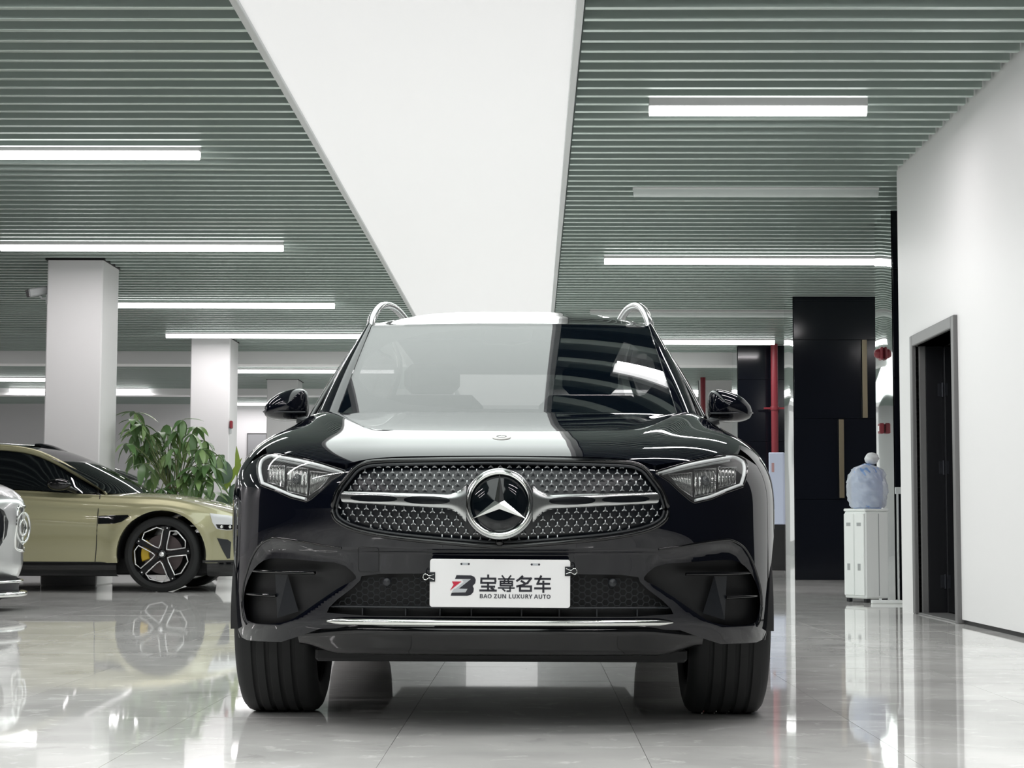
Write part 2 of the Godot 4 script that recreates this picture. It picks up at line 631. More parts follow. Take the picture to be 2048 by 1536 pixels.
# ---------------------------------------------------------------- slatted ceiling
func build_ceiling() -> void:
	var c := structure("ceiling", "grey slatted metal baffle ceiling")
	put("plenum", bx(Vector3(-16.3, 4.0, -44), Vector3(9, 4.2, 8.3)), M.plenum, c)
	var xl := -16.0
	var zs := -9.841
	# slats of the two fields; the ones that show largest are pieces of their own
	var w := 0.05
	var h := 0.1
	var left := bx(Vector3(xl, CEIL, -w / 2), Vector3(BAND_L - 0.03, CEIL + h, w / 2), 0.002).mesh()
	var near_right := bx(Vector3(BAND_R + 0.03, CEIL, -w / 2), Vector3(2.935, CEIL + h, w / 2), 0.002).mesh()
	var far_right := bx(Vector3(BAND_R + 0.03, CEIL, -w / 2), Vector3(9.0, CEIL + h, w / 2), 0.002).mesh()
	for k in range(-1, 70):
		var z := zs - k * PITCH
		put("slat", left, M.slat, c, Vector3(0, 0, z))
		put("slat", near_right if z > -14.5 else far_right, M.slat, c, Vector3(0, 0, z))
	var rest := MB.new()
	for k in range(70, 148):
		var z := zs - k * PITCH
		rest.box(Vector3(xl, CEIL, z - w / 2), Vector3(BAND_L - 0.03, CEIL + h, z + w / 2))
		rest.box(Vector3(BAND_R + 0.03, CEIL, z - w / 2), Vector3(9.0, CEIL + h, z + w / 2))
	for k in range(-78, -1):
		var z := zs - k * PITCH
		rest.box(Vector3(xl, CEIL, z - w / 2), Vector3(BAND_L - 0.03, CEIL + h, z + w / 2))
		rest.box(Vector3(BAND_R + 0.03, CEIL, z - w / 2), Vector3(2.935, CEIL + h, z + w / 2))
	put("far_slats", rest, M.slat, c).set_meta("kind", "stuff")
	# beams hanging below the slats
	for b in [[-30.0, 0.2, 0.5], [-38.2, 0.14, 0.5]]:
		put("beam", bx(Vector3(xl, CEIL - b[1], b[0] - b[2]), Vector3(BAND_L - 0.06, CEIL + 0.4, b[0])), M.white_paint, c)
		put("beam", bx(Vector3(BAND_R + 0.06, CEIL - b[1], b[0] - b[2]), Vector3(9.0, CEIL + 0.4, b[0])), M.white_paint, c)
	# light box: film, rails
	var lb := thing("ceiling_light_box", "long white stretched-film light box running down the ceiling", "light", Vector3(0, CEIL, 0))
	put("light_film", bx(Vector3(BAND_L + 0.02, -0.004, -43.2), Vector3(BAND_R - 0.02, 0.004, 7.9)), M.light_film, lb)
	put("wall_film", bx(Vector3(BAND_L + 0.05, -3.2, -43.2), Vector3(BAND_R - 0.15, -0.15, -43.17)), M.light_film, lb)  # unseen lit panel, added for the pale reflection under the car
	for s in [[BAND_L - 0.02, BAND_L + 0.025], [BAND_R - 0.025, BAND_R + 0.02]]:
		put("edge_rail", bx(Vector3(s[0], -0.025, -43.2), Vector3(s[1], 0.09, 7.9), 0.004), M.trim_grey, lb)

# ---------------------------------------------------------------- linear lamps
func lamp(x0: float, x1: float, z: float, on: bool, label: String) -> void:
	var y := CEIL - 0.012
	var t := thing("linear_ceiling_lamp", label, "lamp", Vector3((x0 + x1) / 2, y, z), 0.0, "linear ceiling lamps")
	var hl := (x1 - x0) / 2
	put("housing", bx(Vector3(-hl, -0.004, -0.045), Vector3(hl, 0.07, 0.045), 0.004), M.trim_white, t)
	var d := MB.new()
	var rows := []
	for x in [-hl + 0.004, hl - 0.004]:
		var row := []
		for k in 9:
			var a := PI * k / 8
			row.append(Vector3(x, -0.004 - 0.062 * sin(a), 0.041 * cos(a)))
		rows.append(row)
	d.grid(rows, false, false, 1.0 if true else -1.0)
	for x in [-hl + 0.004, hl - 0.004]:
		for k in 8:
			var a := PI * k / 8
			var b := PI * (k + 1) / 8
			d.ftri(Vector3(x, -0.004, 0), Vector3(x, -0.004 - 0.062 * sin(a), 0.041 * cos(a)), Vector3(x, -0.004 - 0.062 * sin(b), 0.041 * cos(b)), Vector3(x, 0, 0))
	put("lamp_diffuser", d, M.lamp_tube if on else M.lamp_off, t)
	if on:
		area_light("lamp_glow", Vector3((x0 + x1) / 2, y - 0.07, z), Vector2(x1 - x0 - 0.02, 0.078), 20.0, Color(1.0, 0.975, 0.982))

func build_lamps() -> void:
	lamp(0.78, 2.27, -12.15, true, "short bright lamp nearest the white wall on the right")
	lamp(0.84, 2.93, -15.2, false, "unlit pale lamp behind the short bright one")
	lamp(0.75, 3.84, -19.2, true, "long bright lamp reaching towards the mirrored column")
	lamp(0.75, 3.70, -24.1, false, "thin unlit lamp above the right roof rail")
	lamp(0.75, 3.72, -27.75, true, "bright lamp just above the red pipe")
	lamp(0.75, 3.72, -38.0, true, "farthest lit lamp on the right near the red pipe")
	lamp(-5.52, -2.575, -13.65, true, "nearest bright lamp at the left edge")
	lamp(-5.50, -2.58, -18.32, true, "bright lamp in front of the thick white column top")
	lamp(-5.50, -2.59, -23.2, true, "bright lamp ending left of the left roof rail")
	lamp(-5.56, -2.6, -26.98, true, "bright lamp over the second white column")
	lamp(-5.54, -2.6, -33.25, true, "bright lamp beyond the first beam, right of the second column")
	lamp(-12.6, -9.66, -35.35, true, "far bright lamp at the left edge above the shorter one")
	lamp(-11.17, -8.2, -38.1, true, "short far lamp left of the thick white column")
	lamp(-7.6, -5.6, -42.4, true, "lowest far lamp left of the black car's mirror")
	lamp(-11.4, -8.45, -27.6, false, "unlit far lamp left of the security camera")
	# lamps outside the frame, added to raise the brightness of the room
	var nth := ["first", "second", "third", "fourth", "fifth", "sixth"]
	var k := 0
	for z in [-9.0, -6.7, -4.4, -2.1, 0.2, 2.5]:
		lamp(-5.52, -2.575, z, true, "%s added unseen lamp of the left row counted from the silver car" % nth[k]); k += 1
	k = 0
	for z in [-9.1, -7.0, -4.9, -2.6, -0.3, 2.0]:
		lamp(0.78, 2.27, z, true, "%s out-of-view lamp of the right row counted from the doorway" % nth[k]); k += 1  # first read off the windshield reflection, the rest added for front light
	k = 0
	for z in [-21.0, -14.0, -7.0]:
		lamp(-11.2, -8.2, z, true, "%s added unseen lamp of the outer left row counted from the far end" % nth[k]); k += 1
	k = 0
	for z in [-16.2, -20.0, -25.0, -30.0, -36.0]:
		lamp(5.2, 8.2, z, true, "%s added unseen lamp behind the black columns counted from the white wall" % nth[k]); k += 1  # hidden by the columns, put in to brighten the dispenser corner
	k = 0
	for z in [-38.5, -33.0, -27.0, -21.0, -14.0]:
		lamp(-15.8, -12.9, z, true, "%s added unseen lamp of the outermost left row counted from the far wall" % nth[k]); k += 1  # out of frame, put in to brighten the far wall

# ---------------------------------------------------------------- columns
func build_columns() -> void:
	var i := 0
	for z in [-19.45, -27.72, -35.7]:
		var lab: String = ["thick white painted column behind the olive car", "second white painted column behind the potted tree", "far white column beside the black car's mirror"][i]
		i += 1
		var c := thing("white_column", lab, "column", Vector3(-5.0, 0, z), 0.0, "white columns")
		put("shaft", bx(Vector3(-0.32, 0, -0.75), Vector3(0.29, 3.9, 0), 0.012), M.column_paint, c)
		put("shadow_collar", bx(Vector3(-0.34, CEIL - 0.003, -0.78), Vector3(0.31, CEIL + 0.02, 0.02)), M.black_matt, c)  # black band colouring in the shadowed gap where the slats are cut
	i = 0
	for z in [-16.3, -22.55, -28.75, -35.6]:
		var lab: String = ["black column with mirrored side next to the white wall", "wide black panelled column with two bronze handles", "black column behind the red pipe", "farthest pale column by the second red pipe"][i]
		var c := thing("clad_column", lab, "column", Vector3(3.25, 0, z), 0.0, "clad columns on the right")
		for pz in [[0.0, 1.0], [1.005, 2.01], [2.015, 3.0], [3.005, 3.9]]:
			put("front_panel", bx(Vector3(0.012, pz[0], -0.03), Vector3(1.05, pz[1], 0), 0.002), M.black_panel if i < 3 else M.column_paint, c)
		put("core", bx(Vector3(0.02, 0, -0.8), Vector3(1.04, 3.9, -0.03)), M.black_matt, c)
		put("mirror_side", wavy_side(), M.mirror_steel, c)
		if i < 2:
			put("handle", bx(Vector3(0.56, 1.02, 0.02), Vector3(0.62, 2.0, 0.05), 0.004), M.bronze, c)
			put("handle", bx(Vector3(0.86, 2.02, 0.02), Vector3(0.92, 3.0, 0.05), 0.004), M.bronze, c)
		i += 1

func wavy_side() -> MB:
	var b := MB.new()
	var rows := []
	for i in 60:
		var y := 3.9 * i / 59.0
		var row := []
		for j in 13:
			var z := -0.8 * j / 12.0
			row.append(Vector3(0.004 * sin(y * 1.7 + 2.0) * sin(z * 5.0) - 0.006 * sin(PI * j / 12.0), y, z))
		rows.append(row)
	b.grid(rows, false, false, 1.0)
	b.orient(Vector3.LEFT)
	return b

# ---------------------------------------------------------------- the black car: surfaces
class Sp:
	# smooth monotone curve through knots
	var xs: Array
	var ys: Array
	var ms := []
	func _init(x: Array, y: Array) -> void:
		xs = x; ys = y
		var n := x.size()
		var d := []
		for i in n - 1:
			d.append((y[i + 1] - y[i]) / (x[i + 1] - x[i]))
		for i in n:
			if i == 0: ms.append(d[0])
			elif i == n - 1: ms.append(d[n - 2])
			else: ms.append(0.0 if d[i - 1] * d[i] <= 0 else 2.0 * d[i - 1] * d[i] / (d[i - 1] + d[i]))
	func at(x: float) -> float:
		var n := xs.size()
		if x <= xs[0]: return ys[0]
		if x >= xs[n - 1]: return ys[n - 1]
		var i := 0
		while xs[i + 1] < x: i += 1
		var h: float = xs[i + 1] - xs[i]
		var t: float = (x - xs[i]) / h
		var t2 := t * t
		var t3 := t2 * t
		return (2 * t3 - 3 * t2 + 1) * ys[i] + (t3 - 2 * t2 + t) * h * ms[i] + (-2 * t3 + 3 * t2) * ys[i + 1] + (t3 - t2) * h * ms[i + 1]

const PL := 3.0      # plan exponent
const LL := 0.8      # length of the rounded nose
const EA := 6.5      # section exponents
const EB := 2.6
const UW := 0.965    # half width
var yc_sp := Sp.new([0.0, 0.02, 0.045, 0.07, 0.10, 0.15, 0.2, 0.3, 0.5, 0.75, 1.0, 1.25, 1.4], [0.74, 0.80, 0.85, 0.875, 0.893, 0.915, 0.932, 0.960, 1.0, 1.04, 1.075, 1.105, 1.115])
var s0_sp := Sp.new([0.24, 0.30, 0.36, 0.42, 0.50, 0.58, 0.66, 0.72], [0.16, 0.10, 0.055, 0.05, 0.04, 0.025, 0.006, 0.0])
var um_sp := Sp.new([0.24, 0.28, 0.34, 0.42, 0.55, 0.72], [0.93, 0.95, 0.962, 0.966, 0.966, 0.965])
var roof_sp := Sp.new([2.1, 2.4, 2.75, 3.1, 3.6, 4.0, 4.35], [1.55, 1.615, 1.668, 1.672, 1.65, 1.61, 1.555])
var uh_sp := Sp.new([0.40, 0.5, 0.7, 0.9, 1.1, 1.25, 1.36], [0.800, 0.818, 0.835, 0.833, 0.815, 0.792, 0.77])
var arch_zone: PackedVector2Array

func plan_w(s: float) -> float:
	if s >= LL:
		return UW
	var k := 1.0 - s / LL
	return UW * pow(maxf(1e-9, 1.0 - k * k), 1.0 / PL)

func depth_at(u0: float, y: float) -> float:
	# how far behind the nose the skin lies, seen from the front
	var u := absf(u0)
	if y < 0.72:
		var r := minf(u / um_sp.at(y), 0.9995)
		return s0_sp.at(y) * (1.0 - r * r) + LL * (1.0 - sqrt(1.0 - pow(r, PL)))
	var lo := 0.0
	var hi := 1.3
	for i in 26:
		var m := (lo + hi) / 2
		var f := pow(u / plan_w(m), EA) + pow((y - 0.72) / (yc_sp.at(m) - 0.72), EB) - 1.0
		if f > 0: lo = m
		else: hi = m
	return hi

func hood_crest(u: float, s: float) -> float:
	var uc := lerpf(0.50, 0.72, (s - 0.4) / 0.85)
	var d := (absf(u) - uc) / 0.075
	return 0.020 * smoothstep(0.15, 1.0, s) * exp(-d * d)

func hood_y(u: float, s: float) -> float:
	var v := minf(absf(u) / plan_w(s), 1.0)
	return 0.72 + (yc_sp.at(s) - 0.72) * pow(maxf(0.0, 1.0 - pow(v, EA)), 1.0 / EB) + hood_crest(u, s)

func hood_map(p: Vector2) -> Vector3:
	return Vector3(p.x, hood_y(p.x, p.y), -p.y)

func top_u(y: float) -> float:
	if y < 0.72:
		return um_sp.at(y)
	return UW * pow(maxf(1e-6, 1.0 - pow((y - 0.72) / (yc_sp.at(LL) - 0.72), EB)), 1.0 / EA)

func to_t(p: Vector2) -> Vector2:
	# front view (u, y) -> (angle round the nose, y)
	var r := minf(absf(p.x) / top_u(p.y), 1.0)
	return Vector2(signf(p.x) * asin(pow(r, PL / 2.0)), p.y)

func front_u(p: Vector2) -> float:
	return signf(p.x) * top_u(p.y) * pow(absf(sin(p.x)), 2.0 / PL)

func front_map(p: Vector2) -> Vector3:
	var u := front_u(p)
	return Vector3(u, p.y, -depth_at(u, p.y))

func sdf(poly: PackedVector2Array, p: Vector2) -> float:
	# distance to the edge, positive inside
	var d := 1e9
	for i in poly.size():
		d = minf(d, p.distance_to(Geometry2D.get_closest_point_to_segment(p, poly[i], poly[(i + 1) % poly.size()])))
	return d if Geometry2D.is_point_in_polygon(p, poly) else -d

func fascia_map(p: Vector2) -> Vector3:
	var q := front_map(p)
	var u := absf(q.x)
	var back := 0.0
	# the field round the side intake lies lower than the cheek
	if u > 0.44 and p.y < 0.66 and p.y > 0.30:
		back += 0.02 * smoothstep(0.0, 0.042, sdf(arch_zone, Vector2(u, p.y))) * smoothstep(0.455, 0.56, u)
	# the shelf under the grille
	back += 0.012 * smoothstep(0.594, 0.576, p.y) * smoothstep(0.64, 0.42, u)
	return q + Vector3(0, 0, -back)

func both(half: Array) -> PackedVector2Array:
	# a loop symmetrical about u = 0 from its right half, given from the middle outwards and back to the middle
	var out := PackedVector2Array()
	for p in half:
		out.append(Vector2(p[0], p[1]))
	for i in range(half.size() - 1, -1, -1):
		if half[i][0] > 0.002:
			out.append(Vector2(-half[i][0], half[i][1]))
	return out

func loop(p: Array, sx := 1.0) -> PackedVector2Array:
	var out := PackedVector2Array()
	for q in p:
		out.append(Vector2(q[0] * sx, q[1]))
	if Geometry2D.is_polygon_clockwise(out):
		out.reverse()
	return out

func on_front(p: PackedVector2Array) -> PackedVector2Array:
	var out := PackedVector2Array()
	for q in p:
		out.append(to_t(q))
	if Geometry2D.is_polygon_clockwise(out):
		out.reverse()
	return out

func skin(u: float, y: float, off := 0.0) -> Vector3:
	return Vector3(u, y, -depth_at(u, y) + off)

const HEADLIGHT := [[0.498, 0.841], [0.597, 0.871], [0.673, 0.89], [0.754, 0.904], [0.797, 0.904], [0.822, 0.892], [0.829, 0.872], [0.82, 0.841], [0.801, 0.799], [0.739, 0.779], [0.682, 0.756], [0.626, 0.743], [0.609, 0.751], [0.573, 0.78], [0.54, 0.81], [0.498, 0.835]]
const GRILLE := [[0.0, 0.879], [0.28, 0.8755], [0.40, 0.872], [0.435, 0.867], [0.466, 0.852], [0.492, 0.819], [0.516, 0.788], [0.532, 0.751], [0.538, 0.722], [0.534, 0.695], [0.515, 0.674], [0.473, 0.654], [0.408, 0.639], [0.327, 0.627], [0.222, 0.617], [0.09, 0.606], [0.0, 0.601]]
const INTAKE := [[0.461, 0.509], [0.507, 0.546], [0.614, 0.552], [0.721, 0.559], [0.779, 0.555], [0.819, 0.53], [0.847, 0.491], [0.865, 0.448], [0.872, 0.404], [0.86, 0.36], [0.846, 0.343], [0.788, 0.339], [0.726, 0.346], [0.68, 0.358], [0.641, 0.383], [0.561, 0.438], [0.507, 0.473], [0.461, 0.493]]
const ARCH := [[0.507, 0.594], [0.579, 0.603], [0.648, 0.614], [0.721, 0.623], [0.759, 0.621], [0.799, 0.601], [0.83, 0.562], [0.852, 0.516], [0.87, 0.461], [0.876, 0.405], [0.868, 0.356], [0.855, 0.335]]
const LOWER := [[0.0, 0.516], [0.221, 0.515], [0.440, 0.512], [0.450, 0.483], [0.545, 0.412], [0.560, 0.378], [0.0, 0.380]]

func build_car() -> void:
	arch_zone = PackedVector2Array()
	for p in ARCH:
		arch_zone.append(Vector2(p[0], p[1]))
	for p in [[0.72, 0.335], [0.64, 0.37], [0.54, 0.44], [0.45, 0.49], [0.45, 0.56]]:
		arch_zone.append(Vector2(p[0], p[1]))
	var car := thing("suv_car", "black sport-utility car facing the viewer in the middle", "car", Vector3(CAR_X, 0, CAR_Z))
	car_panels(car)
	car_grille(car)
	car_lower(car)
	for sx in [-1.0, 1.0]:
		headlight(car, sx)
	car_cabin(car)
	car_wheels(car)
	car_mirrors(car)

func car_panels(car: Node3D) -> void:
	# hood
	var hoodp := [[0.0, 0.099], [0.19, 0.0965], [0.35, 0.0925], [0.435, 0.0915], [0.492, 0.092], [0.50, 0.094]]
	var half := []
	for q in hoodp:
		half.append(q)
	for q in [[0.597, 0.871], [0.673, 0.89], [0.754, 0.904], [0.797, 0.906]]:
		half.append([q[0], depth_at(q[0], q[1] + 0.004)])
	for s in [0.42, 0.46, 0.55, 0.7, 0.85, 1.0, 1.15, 1.25, 1.36]:
		half.append([uh_sp.at(s), s])
	half.append([0.6, 1.335]); half.append([0.4, 1.31]); half.append([0.0, 1.30])
	var hb := MB.new()
	var hl := dense(both(half), 0.02)
	hb.patch(hood_map, hl, [], Vector2(0.02, 0.02), 1.0)
	hb.lip(hood_map, hl, Vector3(0, -0.022, -0.012), false)
	put("hood", hb, M.paint, car)
	# hood badge
	var bd := MB.new()
	var yb := hood_y(0, 0.30)
	var nb := (hood_map(Vector2(0.01, 0.30)) - hood_map(Vector2(-0.01, 0.30))).cross(hood_map(Vector2(0, 0.31)) - hood_map(Vector2(0, 0.29))).normalized()
	if nb.y < 0: nb = -nb
	var badge := part("hood_badge", car)
	badge.position = Vector3(0, yb, -0.30)
	bd.lathe([Vector2(0.0, 0.004), Vector2(0.019, 0.004), Vector2(0.0285, 0.0035), Vector2(0.031, 0.0015), Vector2(0.0315, -0.003)], 36, Vector3.ZERO, nb)
	put("disc", bd, M.badge_white, badge)
	var bs := MB.new()
	var ey := nb.cross(Vector3.RIGHT).normalized()
	if ey.y < 0: ey = -ey
	for k in 3:
		var a := PI / 2 + TAU * k / 3
		var d := Vector2(cos(a), sin(a)) * 0.0155
		var sd := Vector2(-sin(a), cos(a)) * 0.0022
		bs.ftri(nb * 0.0052 + Vector3.RIGHT * sd.x + ey * sd.y, nb * 0.0052 - Vector3.RIGHT * sd.x - ey * sd.y, nb * 0.0048 + Vector3.RIGHT * d.x + ey * d.y, nb)
	put("star", bs, M.chrome, badge)
	var br := MB.new()
	var ring := []
	for k in 32:
		var a := TAU * k / 32
		ring.append(nb * 0.0045 + (Vector3.RIGHT * cos(a) + ey * sin(a)) * 0.0165)
	br.tube(ring, 0.0013, 6, true, Vector2.ONE, nb)
	put("ring", br, M.dark_chrome, badge)
	# painted front skin: bumper with its openings
	var side := []
	var y := 0.875
	var edge_s := 0.465
	while y > 0.30:
		var uu: float
		if y < 0.72:
			var r := pow(1.0 - pow(1.0 - edge_s / LL, 2.0), 1.0 / PL)
			uu = um_sp.at(y) * r
		else:
			uu = plan_w(edge_s) * pow(1.0 - pow((y - 0.72) / (yc_sp.at(edge_s) - 0.72), EB), 1.0 / EA)
		side.append([uu, y])
		y -= 0.03
	var outer := [[0.0, 0.8885], [0.19, 0.886], [0.35, 0.882], [0.435, 0.8735], [0.492, 0.849], [0.498, 0.8445], [0.597, 0.8735], [0.673, 0.8925], [0.754, 0.9065], [0.797, 0.9075], [0.812, 0.905]]
	outer.append_array(side)
	outer.append_array([[0.885, 0.286], [0.86, 0.279], [0.72, 0.284], [0.65, 0.308], [0.58, 0.334], [0.40, 0.342], [0.0, 0.344]])
	var of := on_front(dense(both(outer), 0.012))
	var holes := []
	var hl_holes := []
	for sx in [-1.0, 1.0]:
		hl_holes.append(on_front(dense(loop(HEADLIGHT, sx), 0.01)))
		holes.append(on_front(dense(rounded(loop(INTAKE, sx), 1), 0.01)))
	holes.append(on_front(dense(rounded(both(GRILLE), 1), 0.012)))
	holes.append(on_front(dense(rounded(both(LOWER), 1), 0.012)))
	var fb := MB.new()
	fb.patch(fascia_map, of, holes + hl_holes, Vector2(0.0125, 0.008), 1.0)
	for h in holes:
		fb.lip(fascia_map, h, Vector3(0, 0, -0.05), true)
	fb.lip(fascia_map, of, Vector3(0, 0, -0.03), false)
	put("front_bumper", fb, M.paint, car)
	# flare bead round the side intakes, and seams
	for sx in [-1.0, 1.0]:
		var path := []
		for q in ARCH:
			path.append(skin(q[0] * sx, q[1], 0.0))
		var tb := MB.new()
		tb.tube(curve(path, 6), 0.004, 8)
		put("intake_bead", tb, M.gloss_black, car)
	var sm := MB.new()
	var tow := rounded(dense(loop([[0.452, 0.519], [0.452, 0.598], [0.386, 0.596], [0.386, 0.52]], -1.0), 0.022), 2)
	var tp := []
	for q in dense(tow, 0.01):
		tp.append(fascia_map(to_t(q)) + Vector3(0, 0, 0.0))
	sm.tube(tp, 0.0016, 5, true)
	put("tow_cover_seam", sm, M.black_matt, car)
	# fenders, doors, quarters
	for sx in [-1.0, 1.0]:
		var fmap := func(p: Vector2) -> Vector3: return side_map(p) * Vector3(sx, 1, 1)
		for seg in [["fender", 0.469, 1.40, 0.862], ["front_door", 1.405, 2.52, -1.0], ["rear_door", 2.525, 3.40, -1.0], ["rear_quarter", 3.405, 4.55, 3.75]]:
			var pts := PackedVector2Array()
			var a: float = seg[1]
			var b: float = seg[2]
			var bottom := 1.95
			for k in 13: pts.append(Vector2(lerpf(a, b, k / 12.0), 0.0))
			for k in 9: pts.append(Vector2(b, lerpf(0.0, bottom, (k + 1) / 9.0)))
			for k in 12: pts.append(Vector2(lerpf(b, a, (k + 1) / 12.0), bottom))
			for k in 8: pts.append(Vector2(a, lerpf(bottom, 0.0, (k + 1) / 9.0)))
			if Geometry2D.is_polygon_clockwise(pts):
				pts.reverse()
			var hs := []
			if seg[3] > 0:
				var circ := PackedVector2Array()
				for k in 40:
					var an := TAU * k / 40
					var yy := 0.355 + 0.395 * sin(an)
					circ.append(Vector2(seg[3] + 0.395 * cos(an), 1.0 + (0.72 - yy) / 0.46 if yy < 0.72 else 1.0 - (yy - 0.72) * 2.0))
				if Geometry2D.is_polygon_clockwise(circ):
					circ.reverse()
				hs.append(circ)
			var sb := MB.new()
			sb.patch(fmap, pts, hs, Vector2(0.035, 0.05), -1.0 * sx)
			put(seg[0], sb, M.paint, car)
	# inner structure that closes the body
	var core := MB.new()
	core.box(Vector3(-0.60, 0.26, -4.4), Vector3(0.60, 0.84, -0.30))
	core.box(Vector3(-0.90, 0.30, -3.3), Vector3(0.90, 0.95, -1.32))
	core.box(Vector3(-0.88, 0.45, -4.5), Vector3(0.88, 0.95, -4.2))
	put("inner_structure", core, M.black_matt, car)
	var tray := MB.new()
	tray.box(Vector3(-0.62, 0.215, -4.3), Vector3(0.62, 0.262, -0.34), 0.01)
	put("underbody_tray", tray, M.black_matt, car)
	var tail := MB.new()
	var rows := []
	for i in 9:
		var f := i / 8.0
		var row := []
		for j in 25:
			var a := -1.0 + 2.0 * j / 24.0
			row.append(Vector3(a * lerpf(0.93, 0.86, f), lerpf(0.30, 1.12, f), -(4.55 + 0.13 * (1.0 - pow(absf(a), 4.0)) + 0.05 * sin(PI * f) - 0.05 * f)))
		rows.append(row)
	tail.grid(rows, false, false, -1.0)
	put("tailgate", tail, M.paint, car)

func side_map(p: Vector2) -> Vector3:
	# p.x = distance behind the nose, p.y: 0 at the shoulder line, 1 at the widest line, 2 at the sill
	var s := p.x
	if p.y <= 1.0:
		var uh: float = uh_sp.at(s) if s < 1.36 else lerpf(0.77, 0.79, clampf((s - 1.36) / 0.4, 0, 1))
		var w := plan_w(s) - 0.02 * smoothstep(3.9, 4.6, s)
		var v0 := pow(minf(uh / w, 0.999), EA / 2.0)
		var ph := lerpf(asin(v0), PI / 2, p.y)
		var u := w * pow(sin(ph), 2.0 / EA)
		return Vector3(u, 0.72 + (yc_sp.at(s) - 0.72) * pow(maxf(0.0, cos(ph)), 2.0 / EB) + hood_crest(u, minf(s, 1.3)) * (1.0 if s < 1.4 else 0.6), -s)
	var y := 0.72 - 0.46 * (p.y - 1.0)
	var k := 1.0 - minf(s / LL, 1.0)
	return Vector3((um_sp.at(y) - 0.02 * smoothstep(3.9, 4.6, s)) * pow(1.0 - k * k, 1.0 / PL) - 0.012 * smoothstep(0.0, 0.3, (y - 0.4)) * smoothstep(1.4, 1.8, s), y, -s)

# ---------------------------------------------------------------- the black car: grille, intakes, lamps
func off_map(p: Vector2, off: float) -> Vector3:
	return front_map(p) + Vector3(0, 0, -off)

func bar_y_limits(u: float) -> Vector2:
	# lower and upper edge of the chrome bar at that distance from the middle
	var lo := lerpf(0.7185, 0.737, (u - 0.15) / 0.33)
	var hi := lerpf(0.7655, 0.775, (u - 0.15) / 0.33)
	if u < 0.165:
		var k := (0.165 - u) / 0.055
		lo -= 0.034 * k * k
		hi += 0.026 * k * k
	return Vector2(lo, hi)

func bar_map(p: Vector2, sx: float) -> Vector3:
	var lim := bar_y_limits(p.x)
	var f := clampf((p.y - lim.x) / (lim.y - lim.x), 0.0, 1.0)
	var bulge := 0.012 * sqrt(maxf(0.0, 1.0 - pow(2.0 * f - 1.0, 4.0)))
	return Vector3(p.x * sx, p.y, -depth_at(p.x, 0.74) * 0.82 + 0.006 + bulge)

